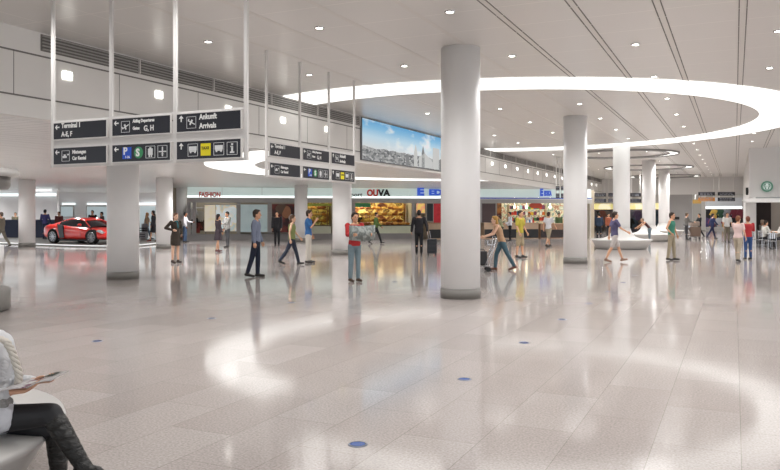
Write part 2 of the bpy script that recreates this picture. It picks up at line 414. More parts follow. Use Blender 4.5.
sign_group((-8.74, y_on_x(266.5, -8.74), 0), PI/2, 1.285, 'six smaller right', [['smaller dark Terminal 1 sign seen at a slant, above the brown column', 'smaller dark car rental sign seen at a slant'], ['smaller slanting departures sign reading Gates G, H', 'smaller slanting sign with blue P symbol'], ['smaller slanting Ankunft Arrivals sign beside the city picture', 'smaller slanting pictogram sign with yellow taxi square']])
# far boards
def far_board(px0, px1, py0, py1, d, label, col=BOARD, gl=None):
    x, y = D(px0, d); w = (px1-px0)/FPX*d; z0, z1 = Zd(py1, d), Zd(py0, d)
    b = thing('sign_board', label, 'sign', (x, y, z0), TH, gl)
    newobj('panel', box(0, w, 0, .06, 0, z1-z0), col, b)
    top = H if depth(x, y) and x > XF else HL
    bm = bmesh.new()
    for q in (.08*w, .92*w): bx(bm, q-.02, q+.02, .01, .05, z1-z0, top-z0-.002)
    newobj('hanger', bm, FRAME, b)
    bm = bmesh.new(); hh = z1-z0
    for r in range(2):
        q = .1*w
        while q < .85*w:
            l = random.uniform(.06, .2)*w; bx(bm, q, min(q+l, .92*w), -.012, -.002, hh*(.2+.4*r), hh*(.36+.4*r)); q += l+.05*w
    newobj('sign_marks', bm, mat('9a9da6', .5), b)
for a in [(592, 606, 193, 196.6, 58, 'upper dark far sign just right of the second white column'), (592, 606, 198.8, 202.2, 58.2, 'lower dark far sign just right of the second white column'),
          (608.5, 614, 193, 196.6, 58.4, 'narrow upper far sign half behind the first bench column'), (608.5, 614, 198.8, 202.2, 58.6, 'narrow lower far sign half behind the first bench column'),
          (630.5, 641, 193, 196.6, 58, 'upper dark far sign between the two bench columns'), (630.5, 641, 198.8, 202.2, 58.2, 'lower dark far sign between the two bench columns'),
          (698.5, 715, 192, 195.6, 62, 'upper dark sign above the far orange sign'), (718, 735, 192, 195.6, 62, 'rightmost upper dark sign over the far passage'), (718, 735, 197.5, 201.2, 62.2, 'rightmost lower dark sign over the far passage')]:
    far_board(*a)
far_board(698.5, 715, 197.5, 201.2, 62.2, 'small orange sign hanging over the far passage', mat('c9853a', .5))
for px in (556, 561):
    for k, (a, b) in enumerate(((186.3, 190.3), (193.5, 198))): far_board(px, px+3.6, a, b, 43.5+.3*k, 'tiny dark %s sign board %s left of the second column' % (('upper', 'lower')[k], ('further', 'closer')[px > 558]))

# ================= CITY PICTURE =================
def picture_mat(L, Hh):
    m, nt, b = nodes('backlit_city_picture'); N = nt.nodes.new; K = nt.links.new
    tc = N('ShaderNodeTexCoord'); sp = N('ShaderNodeSeparateXYZ'); K(tc.outputs['Object'], sp.inputs[0])
    mr = N('ShaderNodeMapRange'); mr.inputs[2].default_value = Hh; K(sp.outputs['Z'], mr.inputs[0])
    cr = N('ShaderNodeValToRGB'); e = cr.color_ramp.elements
    e[0].position = .3; e[0].color = lin('dfe3e4'); e[1].position = 1; e[1].color = lin('4fa6dc')
    k = e.new(.6); k.color = lin('c2dfef'); k = e.new(.8); k.color = lin('85c2e6'); K(mr.outputs[0], cr.inputs[0])
    mp = N('ShaderNodeMapping'); mp.inputs['Scale'].default_value = (1, .5, 1.6); K(tc.outputs['Object'], mp.inputs[0])
    n = N('ShaderNodeTexNoise'); n.inputs['Scale'].default_value = 1.5; n.inputs['Detail'].default_value = 7; K(mp.outputs[0], n.inputs[0])
    r = N('ShaderNodeMapRange'); r.inputs[1].default_value = .52; r.inputs[2].default_value = .68; K(n.outputs['Fac'], r.inputs[0])
    mx = N('ShaderNodeMix'); mx.data_type = 'RGBA'; mx.inputs[7].default_value = lin('eef4f7'); K(r.outputs[0], mx.inputs[0]); K(cr.outputs[0], mx.inputs[6])
    # roofs of the city
    br = N('ShaderNodeTexVoronoi'); br.inputs['Scale'].default_value = 7; mp2 = N('ShaderNodeMapping'); mp2.inputs['Scale'].default_value = (1, .8, 2.2); K(tc.outputs['Object'], mp2.inputs[0]); K(mp2.outputs[0], br.inputs['Vector'])
    cr2 = N('ShaderNodeValToRGB'); e = cr2.color_ramp.elements; e[0].color = lin('4d5357'); e[1].color = lin('c3c4c4'); cr2.color_ramp.elements[0].position = .1
    sepc = N('ShaderNodeSeparateColor'); K(br.outputs['Color'], sepc.inputs[0]); K(sepc.outputs[0], cr2.inputs[0])
    n2 = N('ShaderNodeTexNoise'); n2.inputs['Scale'].default_value = 3; K(tc.outputs['Object'], n2.inputs[0])
    ad = N('ShaderNodeMath'); ad.operation = 'MULTIPLY_ADD'; ad.inputs[1].default_value = .12; K(n2.outputs['Fac'], ad.inputs[0]); K(mr.outputs[0], ad.inputs[2])
    lt = N('ShaderNodeMath'); lt.operation = 'LESS_THAN'; lt.inputs[1].default_value = .38; K(ad.outputs[0], lt.inputs[0])
    mx2 = N('ShaderNodeMix'); mx2.data_type = 'RGBA'; K(lt.outputs[0], mx2.inputs[0]); K(mx.outputs[2], mx2.inputs[6]); K(cr2.outputs[0], mx2.inputs[7])
    b.inputs['Base Color'].default_value = (.02, .02, .02, 1); b.inputs['Roughness'].default_value = .3
    K(mx2.outputs[2], b.inputs['Emission Color']); b.inputs['Emission Strength'].default_value = 1.0
    return m
pl = thing('city_picture', 'long backlit picture of a blue sky over a city skyline on the bulkhead', 'picture', (XF, ys0, 3.59))
PL = ys1-ys0; PH = 1.42
newobj('picture_frame', box(.013, .06, 0, PL, -.03, PH+.03), mat('6d6f72', .4, .4), pl)
newobj('picture', box(.061, .07, .05, PL-.05, 0, PH), picture_mat(PL, PH), pl)
E1 = emit('d5d6d4', .95); E2 = emit('8c8f90', .8)
def tower(yc, w, h, spire, m):
    bm = bmesh.new(); bx(bm, .0705, .075, yc-w/2, yc+w/2, .02, h)
    if spire:
        v = [bm.verts.new(p) for p in ((.0705, yc-w/2, h), (.0705, yc+w/2, h), (.0705, yc, h+spire), (.075, yc-w/2, h), (.075, yc+w/2, h), (.075, yc, h+spire))]
        for f in ((0, 1, 2), (5, 4, 3), (0, 3, 4, 1), (1, 4, 5, 2), (2, 5, 3, 0)): bm.faces.new([v[i] for i in f])
    newobj('painted_tower', bm, m, pl)
yy = lambda px: y_on_x(px, XF)-ys0
tower(yy(414), .35, .55, .35, E1); tower(yy(421.5), .3, .6, .3, E2); tower(yy(423), 1.2, .42, .2, E1); tower(yy(428), .7, .3, .15, E1)
tower(yy(434.5), .75, .92, 0, E1); tower(yy(406), .3, .42, .0, E2); tower(yy(439), .5, .45, 0, E2)

# ================= SHOP FRONT ROW (facing the viewer) =================
S0 = Vector(D(150, 47.6)); S1 = Vector(D(600, 53)); SA = math.atan2(*(S1-S0).yx); SU = (S1-S0).normalized()
def su(px):    # place along the shop row seen in direction px
    r = (px-390)/FPX; dx, dy = r*CT-ST, r*ST+CT
    # S0 + u*SU = t*(dx,dy)
    det = SU.x*(-dy)+dx*SU.y
    return ((-S0.x)*(-dy)+dx*(-S0.y))/det
def sd(px):
    p = S0+SU*su(px); return depth(p.x, p.y)
def SZ(px, py): return Zd(py, sd(px))
SM = Matrix.Translation((S0.x, S0.y, 0)) @ Matrix.Rotation(SA, 4, 'Z')
def shop(name, label, cat, px, z=0, n=0, group=None):
    p = SM @ Vector((su(px), n, z)); return thing(name, label, cat, p, SA, group)
def sbox(px0, px1, z0, z1, n0, n1, ref=None, bev=0):
    u0, u1 = su(px0), su(px1); r = su(ref) if ref is not None else 0
    return box(u0-r, u1-r, n0, n1, z0, z1, bev)
def glow_band(name, c_lo, c_hi, s, z0, z1):
    m, nt, b = nodes(name); N = nt.nodes.new; K = nt.links.new
    b.inputs['Base Color'].default_value = lin(c_hi); b.inputs['Roughness'].default_value = .25
    b.inputs['Emission Color'].default_value = lin(c_lo); b.inputs['Emission Strength'].default_value = s
    return m
ZO = 2.46     # top of the openings
GLASS = glow_band('back_painted_glass', 'c3d2ce', 'b9c7c3', .6, 0, 1)
hd = shop('shop_header', 'long pale green glass fascia running over all the shop windows', 'shop fascia', 187)
def hb(px0, px1, z0, z1, n0, n1, nm, m): return newobj(nm, sbox(px0, px1, z0, z1, n0, n1, 187), m, hd)
for a, b in ((187, 222), (222, 262), (262, 300), (300, 345), (345, 410), (410, 500), (500, 540), (540, 592)): hb(a+.15, b-.15, 2.86, HL-.03, .1, .2, 'glass_panel', GLASS)
hb(187, 592, 2.86, HL-.03, .2, .3, 'backing', GREY)
hb(187, 592, 2.46, 2.72, -.05, .4, 'lintel', mat('a9a8a6', .45, .2)); hb(187, 592, 2.72, 2.78, -.03, .02, 'light_lip', FRAME)
hb(187, 478, 2.76, 2.9, .06, .2, 'cove_light', emit('f4fffb', 2.2))
hb(478, 592, 2.76, 2.84, -.03, .09, 'blue_band', emit('3f66c8', .8)); hb(478, 592, 2.72, 2.76, -.0, .1, 'cove_light', emit('f4fffb', 2.5))
def letters(s, px0, px1, py_base, size_py, m, nm='lettering', bold=.012, n=.04):
    z = SZ((px0+px1)/2, py_base); sz = size_py/FPX*sd(px0)/.72
    o = text(s, sz, m, hd, (su(px0)-su(187), n, z), name=nm, bold=bold, depth_=.03)
    w = max(v.co.x for v in o.data.vertices); o.scale.x = (su(px1)-su(px0))/w
    return o
REDL = mat('c93a33', .5); BLUEL = emit('2f5fd8', .9); BLKL = mat('1d1d20', .5)
letters('FASHION', 199, 220.5, 197, 5.0, REDL, bold=.018, n=-.06)
letters('Airport', 342, 362.3, 196.6, 4.2, BLKL, bold=.005, n=-.06)
letters('OU', 367, 378.2, 196, 6.6, mat('dc3a30', .5), bold=.03); letters('VA', 378.4, 390.5, 196, 6.6, BLKL, bold=.03)
letters('E', 417.2, 424.2, 195, 7.6, BLUEL, 'logo', .05, .0); letters('EDEKA', 429, 462, 195, 5.6, BLUEL, bold=.035, n=0)
letters('E', 540, 543, 195.5, 7.5, BLUEL, 'logo', .05, -.02); letters('EDEKA', 544, 551.5, 195.5, 4.5, BLUEL, bold=.03, n=-.02)
# structure behind the shops
bm = bmesh.new(); bx(bm, 0, su(600)+1, 3.0, 3.2, 0, HL, 0, SM); struct('wall_shop_back', bm, mat('a79c8a', .6))
bm = bmesh.new()
for px in (187, 192.5, 237, 268, 296, 333, 352, 412, 479): bx(bm, su(px), su(px)+.22, .0, .25, 0, 2.46, 0, SM)
struct('trim_50', bm, mat('9c9a99', .5, .1))
bm = bmesh.new(); 
for a, b in ((187, 412),): bx(bm, su(a), su(b), -.02, .5, 0, .38, 0, SM)
struct('trim_51', bm, mat('8f8c8b', .45, .2))
for k, px in enumerate((187, 237, 268, 296, 333, 412, 497, 592)):
    bm = bmesh.new(); bx(bm, su(px)+.05, su(px)+.15, .45, 2.99, 0, 2.45, 0, SM); struct('wall_shop_partition_%s' % 'abcdefgh'[k], bm, mat('b0aca4', .6))
def item(name, bm, m, label, cat, px, z, n, group=None, smooth=False):
    o = newobj(name, bm, m, None, smooth); o.matrix_world = Matrix.Translation(SM @ Vector((su(px), n, z))) @ Matrix.Rotation(SA, 4, 'Z'); return tag(o, label, cat, group)
def poster(px0, px1, py0, py1, m, label, n=.02, cat='poster', nm='poster'):
    w = su(px1)-su(px0); z0, z1 = SZ(px0, py1), SZ(px0, py0)
    p = shop(nm, label, cat, px0, z0, n)
    newobj('print', box(0, w, 0, .04, 0, z1-z0), m, p); newobj('poster_frame', (lambda b: (bx(b, -.03, 0, -.01, .06, -.03, z1-z0+.03), bx(b, w, w+.03, -.01, .06, -.03, z1-z0+.03), bx(b, 0, w, -.01, .06, -.03, 0), bx(b, 0, w, -.01, .06, z1-z0, z1-z0+.03), b)[-1])(bmesh.new()), STEEL, p)
    return p, w, z1-z0
def splash(cols, scale=1.2, s=.5, name='print_and_wall_glow'):
    k = (tuple(cols), scale, s)
    if k in MC: return MC[k]
    m, nt, b = nodes(name); N = nt.nodes.new; K = nt.links.new
    tc = N('ShaderNodeTexCoord'); v = N('ShaderNodeTexNoise'); v.inputs['Scale'].default_value = scale; v.inputs['Detail'].default_value = 3; K(tc.outputs['Object'], v.inputs['Vector'])
    mr = N('ShaderNodeMapRange'); mr.inputs[1].default_value = .33; mr.inputs[2].default_value = .67; K(v.outputs['Fac'], mr.inputs[0])
    cr = N('ShaderNodeValToRGB'); cr.color_ramp.interpolation = 'EASE'
    e = cr.color_ramp.elements; e[0].color = lin(cols[0]); e[1].color = lin(cols[-1])
    for i, c in enumerate(cols[1:-1]): e.new((i+1)/(len(cols)-1)).color = lin(c)
    K(mr.outputs[0], cr.inputs[0]); K(cr.outputs[0], b.inputs['Base Color']); K(cr.outputs[0], b.inputs['Emission Color']); b.inputs['Emission Strength'].default_value = s  # colours also emit: glow put into prints, panels and shop walls
    MC[k] = m; return m
# fashion window
poster(204, 215, 205, 231.5, splash(['d8cdb4', 'e8dfca', 'cfc4a8'], .8, .5), 'tall cream banner in the fashion shop window', .5, 'banner', 'banner')
poster(215, 236, 205, 231.5, splash(['e9e0d0', 'c9dde0', 'e4eef0', 'd9cdb5', 'b9c6c4'], 1.5, .5), 'pale blue and cream picture in the fashion shop window', .62, 'picture', 'window_picture')
poster(240.5, 267.5, 204.5, 232, splash(['a9bdc0', 'b6c8ca', 'a3b6ba'], .5, .25), 'wide pale blue frosted glass panel between fashion and dark poster', .05, 'glass panel', 'frosted_glass_panel')
p, w, h = poster(272, 295, 204, 232.5, splash(['1d1416', '3a2022', '6b2f28', '241618'], 1.3, .15), 'large dark red poster showing a face in warm light', .04)
bm = bmesh.new(); ell(bm, (w*.62, -.0, h*.72), (.32, .03, .42), 18); newobj('pictured_face', bm, mat('b47f5f', .6), p, True)
bm = bmesh.new(); ell(bm, (w*.42, .0, h*.82), (.42, .025, .36), 18); newobj('pictured_hair', bm, mat('6c5648', .6), p, True)
bm = bmesh.new(); ell(bm, (w*.84, -.0, h*.52), (.18, .03, .22), 14); newobj('pictured_glow', bm, mat('e8e4e4', .6), p, True)
poster(416.5, 425, 203.5, 213, splash(['e0553a', 'e9a07a', 'f0c86a', 'd8707a'], 2, .6), 'small orange and pink backlit poster over the suited traveller')
poster(427, 433, 203.5, 221, mat('2d3238', .5), 'narrow dark panel beside the orange poster', cat='panel', nm='wall_panel')
poster(433.7, 442, 203.5, 224, splash(['a81c2a', 'b7232e', '96141f'], 1, .25), 'tall plain red panel beside the nearest column', cat='panel', nm='wall_panel')
poster(481.5, 495.5, 203.5, 223.5, mat('54474a', .6, .1), 'brown roller shutter right of the nearest column', cat='shutter', nm='roller_shutter')
# backs of the interiors, with a lit look put into their glowing colours
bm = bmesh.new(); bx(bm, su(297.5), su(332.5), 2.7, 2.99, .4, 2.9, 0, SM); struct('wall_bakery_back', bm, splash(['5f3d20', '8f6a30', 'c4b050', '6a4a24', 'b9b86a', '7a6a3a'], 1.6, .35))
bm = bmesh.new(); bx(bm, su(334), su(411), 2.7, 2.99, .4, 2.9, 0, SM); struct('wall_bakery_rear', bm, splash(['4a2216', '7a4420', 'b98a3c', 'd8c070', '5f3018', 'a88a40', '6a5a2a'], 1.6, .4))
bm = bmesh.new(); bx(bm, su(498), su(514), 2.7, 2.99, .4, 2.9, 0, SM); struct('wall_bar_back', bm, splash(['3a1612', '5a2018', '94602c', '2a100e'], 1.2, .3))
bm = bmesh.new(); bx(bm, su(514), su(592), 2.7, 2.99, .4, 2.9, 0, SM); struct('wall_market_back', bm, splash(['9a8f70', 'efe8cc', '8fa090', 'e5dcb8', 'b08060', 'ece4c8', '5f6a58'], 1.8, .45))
# counters
def counter(px0, px1, n0, n1, h, top, body, label, kick=None):
    c = shop('counter', label, 'counter', px0, 0, n0); w = su(px1)-su(px0)
    newobj('body', box(0, w, .05, n1-n0, 0, h-.06), body, c); newobj('worktop', box(-.02, w+.02, 0, n1-n0+.03, h-.06, h, .01), top, c)
    if kick: newobj('front_panel', box(.02, w-.02, .02, .049, .06, h-.45), kick, c)
    return c
counter(300, 331, -.03, .75, .95, mat('4a3520', .4), mat('c9cdb8', .5), 'white bakery counter seen between two columns')
counter(353, 411, -.03, .75, .95, mat('3f321f', .4), mat('cdd2bb', .5), 'long white bakery counter under the green awning')
for c_ in ():
    pass
counter(426, 452, -.9, -.1, 1.1, mat('a98e74', .5), mat('b09880', .5), 'tan counter with a black front beside the rolling suitcase', BLACK)
counter(480.5, 534, -.9, -.1, 1.1, mat('b49a80', .5), mat('a98f78', .5), 'long tan counter with a dark front behind the yellow shirt man', BLACK)
counter(537, 566, -.7, -.1, 1.05, mat('b49a80', .5), mat('8f6f58', .5), 'brown counter section behind the man in khaki shorts', mat('2a2223', .5))
# green awning board and lamps
item('awning', box(0, su(371)-su(353), 0, .12, 0, .28), mat('3f9a5f', .5), 'green board under the fascia over the bakery', 'awning', 353, 2.17, .2)
item('awning', box(0, su(332)-su(300), 0, .1, 0, .14), mat('a9b84a', .5), 'yellow green board over the bakery between two columns', 'awning', 300, 2.25, .2)
# shelves with goods
def shelf_unit(px0, px1, n, zs, label, m):
    c = shop('shelf', label, 'shelf', px0, 0, n); w = su(px1)-su(px0)
    for z in zs: newobj('board', box(0, w, 0, .45, z-.03, z), m, c)
    for u in (0, w-.04): newobj('side', box(u, u+.04, 0, .45, .0, max(zs)+.35), m, c)
WOOD = mat('8a5a2c', .5)
shelf_unit(301, 330, 1.6, (1.15, 1.6, 2.05), 'wooden bread shelf between two columns', WOOD)
shelf_unit(355, 410, 1.6, (1.15, 1.6, 2.05), 'long wooden bread shelf behind the bakery counter', WOOD)
def loaf(u, s):
    bm = bmesh.new(); ell(bm, (0, 0, .09*s), (.2*s, .1*s, .09*s), 12)
    for k in (-1, 0, 1): ell(bm, (k*.08*s, 0, .15*s), (.012*s, .07*s, .03*s), 6)
    return bm
BR = [mat('b87a32', .6, 0, .2), mat('d39a48', .6, 0, .2), mat('8a4f22', .6, 0, .2), mat('e0b960', .6, 0, .2)]
random.seed(3)
def loaves(px0, px1, zs, n, lab, grp, cnt):
    protos = [tag(newobj('bread_loaf', loaf(0, 1.0), m, None, True), lab, 'bread', grp) for m in BR]; used = [0]*4
    for z in zs:
        for k in range(cnt):
            px = px0+(px1-px0)*(k+.5+random.uniform(-.15, .15))/cnt; q = random.randrange(4)
            o = protos[q] if not used[q] else protos[q].copy()
            if used[q]: C.objects.link(o)
            used[q] = 1; o.location = SM @ Vector((su(px), n, z)); o.rotation_euler = (0, 0, SA+random.uniform(-.3, .3)); o.scale = [random.uniform(.9, 1.15)]*3
    for q in range(4):
        if not used[q]: bpy.data.objects.remove(protos[q])
loaves(302, 329, (1.15, 1.6, 2.05), 1.82, 'golden brown loaf on the bread shelf between two columns', 'loaves between the two columns', 5)
loaves(357, 409, (1.15, 1.6, 2.05), 1.82, 'golden brown loaf on the long bread shelf of the bakery', 'loaves on the long bakery shelf', 9)
loaves(355, 410, (.95,), .2, 'small baked roll tray piece on the bakery counter', 'rolls on the bakery counter', 14)
# market shelves
shelf_unit(517, 556, 1.7, (1.2, 1.62, 2.05), 'cream market shelf full of small goods', mat('d8cfae', .5))
cols = ['c8402f', '3c6fa8', 'e0d9c0', '4f8a4a', 'd8b53a', '7a3a5a', 'f0f0ec', '9ac0c8', '2f2f36', 'd9772f']
gp = []
for c in cols:
    bm = bmesh.new(); bx(bm, -.09, .09, -.06, .06, 0, .26, .01); bx(bm, -.05, .05, -.03, .03, .26, .3)
    gp.append(newobj('goods_package', bm, mat(c, .5)))
used = [0]*len(gp)
def goods(px, z, n, lab, grp, sc=1):
    q = random.randrange(len(gp)); o = gp[q] if not used[q] else gp[q].copy()
    if used[q]: C.objects.link(o)
    used[q] = 1; o.location = SM @ Vector((su(px), n, z)); o.rotation_euler = (0, 0, SA); o.scale = (sc, sc, sc*random.uniform(.75, 1.1)); tag(o, lab, 'package', grp)
for z in (1.2, 1.62, 2.05):
    for k in range(13): goods(518.5+36.5*k/12.5, z, 1.9, 'small coloured package on the cream market shelf', 'packages on the market shelf')
for k in range(12): goods(512+20*k/12, 1.1, -.5, 'small package on the tan counter of the bright market', 'packages on the tan counter', .75)
item('oval_sign', (lambda b: (bmesh.ops.create_cone(b, cap_ends=True, segments=28, radius1=.5, radius2=.5, depth=.06, matrix=Matrix.Translation((0, 0, 0)) @ Matrix.Rotation(PI/2, 4, 'X') @ Matrix.Diagonal((1, .42, 1, 1))), b)[-1])(bmesh.new()), mat('b4452f', .5), 'small red oval sign over the bright market', 'sign', 536.5, 2.3, .15)
for px in (519, 531, 543, 555):
    bm = bmesh.new(); ell(bm, (0, 0, 0), (.09, .09, .09), 12); bx(bm, -.01, .01, -.01, .01, .05, .8); item('pendant_lamp', bm, emit('fff2c8', 10), 'round pendant lamp glowing over the market counter', 'lamp', px, 2.2, .9, 'pendant lamps over the market counter', True)
# clothes rail left of fashion window
def garment(c, lab, cat, x, y, z, rz, grp, w=.42, h=.8):
    bm = bmesh.new(); prism(bm, [(-w*.28, 0), (w*.28, 0), (w*.3, h*.55), (w*.5, h*.35), (w*.62, h*.45), (w*.35, h*.92), (w*.12, h), (0, h*.94), (-w*.12, h), (-w*.35, h*.92), (-w*.62, h*.45), (-w*.5, h*.35), (-w*.3, h*.55)], -.05, .05)
    o = newobj('hanging_garment', bm, cloth(c)); o.location = (x, y, z); o.rotation_euler = (0, 0, rz); return tag(o, lab, cat, grp)
for px, z, c, l in ((192.5, 1.35, 'e8e8ec', 'white shirt hanging left of the fashion window'), (194.5, .75, '2a2426', 'black folded top hanging left of the fashion window'), (196.5, .45, 'a0453f', 'dull red top hanging low by the fashion window'), (199.5, 1.2, 'c9c3b8', 'pale beige shirt hanging by the fashion window'), (201.5, .6, '54392f', 'brown top hanging low by the fashion window')):
    p = SM @ Vector((su(px), .8, z)); garment(c, l, 'shirt', p.x, p.y, p.z, SA, None, .55, .7)
rl = shop('clothes_rail', 'chrome clothes rail carrying shirts beside the fashion window', 'clothes rail', 190.5, 0, .8)
bm = bmesh.new(); tube(bm, [(0, .1, 0), (0, .1, 2.1)], .025); tube(bm, [(0, .1, 2.1), (.9, .1, 2.1)], .025); tube(bm, [(.9, .1, 2.1), (.9, .1, 0)], .025); newobj('rail', bm, CHROME, rl)

# left hall walls with cove lights and lit panels
def fwall(name, px0, px1, d, m):
    x0, y0 = D(px0, d); w = (px1-px0)/FPX*d
    M = Matrix.Translation((x0, y0, 0)) @ Matrix.Rotation(TH, 4, 'Z'); bm = bmesh.new(); bx(bm, 0, w, 0, .3, 0, HL, 0, M); struct(name, bm, m); return M
LW = mat('eeeeef', .45, 0, .02)
fwall('wall_side', -40, 57, 53, LW); M2 = fwall('wall_rear', 56, 200, 62, LW)
def fthing(nm, label, cat, px, py, d, group=None):
    x, y = D(px, d); return thing(nm, label, cat, (x, y, Zd(py, d)), TH, group)
def cove(px0, px1, py0, py1, d, label, s=1.8):
    t = fthing('wall_light', label, 'wall light', px0, py1, d); w = (px1-px0)/FPX*d; h = (py1-py0)/FPX*d
    newobj('lamp', box(0, w, 0, .05, 0, h), emit('f2fdff', s), t); newobj('ledge', box(-.02, w+.02, -.06, .08, -.05, 0), FRAME, t)
cove(-20, 18, 193.6, 196.3, 52.7, 'long white cove light at the far left wall'); cove(35, 56, 193.2, 196.3, 52.7, 'white cove light right of the leftmost column')
cove(62, 75, 203, 205, 61.7, 'short cove light above the first lit wall panel', 1.6); cove(87, 106.5, 203, 205, 61.7, 'cove light above the wall panel behind the car', 1.6); cove(139, 187, 202.8, 204.6, 61.7, 'cove light behind the woman in the brown dress', 1.6)
t = fthing('lit_sign', 'small glowing illegible sign on the far left wall', 'sign', 35.5, 191.8, 52.6)
bm = bmesh.new(); q = 0
while q < 1.15: l = random.uniform(.08, .16); bx(bm, q, q+l, 0, .04, random.uniform(0, .05), random.uniform(.18, .26)); q += l+.03
newobj('lit_letters', bm, emit('ffffff', 1.3), t)
for a in ((61, 73, 206.5, 216.5, 'small lit white panel left of the car roof'), (87, 107, 206.5, 222, 'lit pale blue panel behind the car front'), (140, 155.5, 206, 232, 'tall pale blue panel behind the walking woman in jeans')):
    t = fthing('wall_panel', a[4], 'wall panel', a[0], a[3], 61.6); w = (a[1]-a[0])/FPX*61.6; h = (a[3]-a[2])/FPX*61.6
    newobj('lit_face', box(0, w, 0, .05, 0, h), emit('c4d4d8', .75), t); newobj('panel_rim', (lambda b: (bx(b, -.08, 0, -.02, .08, -.08, h+.08), bx(b, w, w+.08, -.02, .08, -.08, h+.08), bx(b, 0, w, -.02, .08, -.08, 0), bx(b, 0, w, -.02, .08, h, h+.08), b)[-1])(bmesh.new()), GREY, t)
t = fthing('reception_desk', 'long navy blue desk behind the rear of the red car', 'desk', 4, 239.2, 49.5); t.location.z = 0
w = 56/FPX*49.5
newobj('front', box(0, w, 0, .6, 0, 1.27), mat('2a3450', .45), t); newobj('top', box(-.03, w+.03, -.04, .66, 1.27, 1.32), mat('39425a', .4), t); newobj('plinth', box(.02, w-.02, -.02, 0, 0, .12), GREY, t)

# ================= CAR PLATFORM AND CAR =================
pp = [Fl(a, b, .0) for a, b in ((-14, 242.6), (4, 244.2), (30, 245.4), (60, 246.5), (90, 247.4), (108, 247.6), (125, 247.2), (140, 246.4), (150, 245.4), (157, 244.4), (159.5, 243))]
back = [D(158, 46), D(140, 48.5), D(60, 48.8), D(-14, 48.5)]
outline = pp+back
plat = thing('car_platform', 'low dark grey show platform with a glowing white edge under the car', 'platform')
bm = bmesh.new(); a = [bm.verts.new((x, y, .001)) for x, y in outline]; b = [bm.verts.new((x, y, .1)) for x, y in outline]
bm.faces.new(a[::-1]); bm.faces.new(b)
for i in range(len(a)): j = (i+1) % len(a); bm.faces.new((a[i], a[j], b[j], b[i]))
newobj('deck', bm, mat('6f6d6a', .4, 0, .06), plat)
bm = bmesh.new()
for i in range(len(pp)-1):
    p, q = Vector(pp[i]), Vector(pp[i+1]); n = Vector(((q-p).y, -(q-p).x)).normalized()
    vs = [bm.verts.new((v.x, v.y, z)) for v in (p, q, q+n*.04, p+n*.04) for z in (.065, .1)]
    L_ = [vs[0], vs[2], vs[4], vs[6]]; U_ = [vs[1], vs[3], vs[5], vs[7]]
    bm.faces.new(L_[::-1]); bm.faces.new(U_)
    for k in range(4): bm.faces.new((L_[k], L_[(k+1) % 4], U_[(k+1) % 4], U_[k]))
newobj('edge_light', bm, emit('ffffff', 1.6), plat)

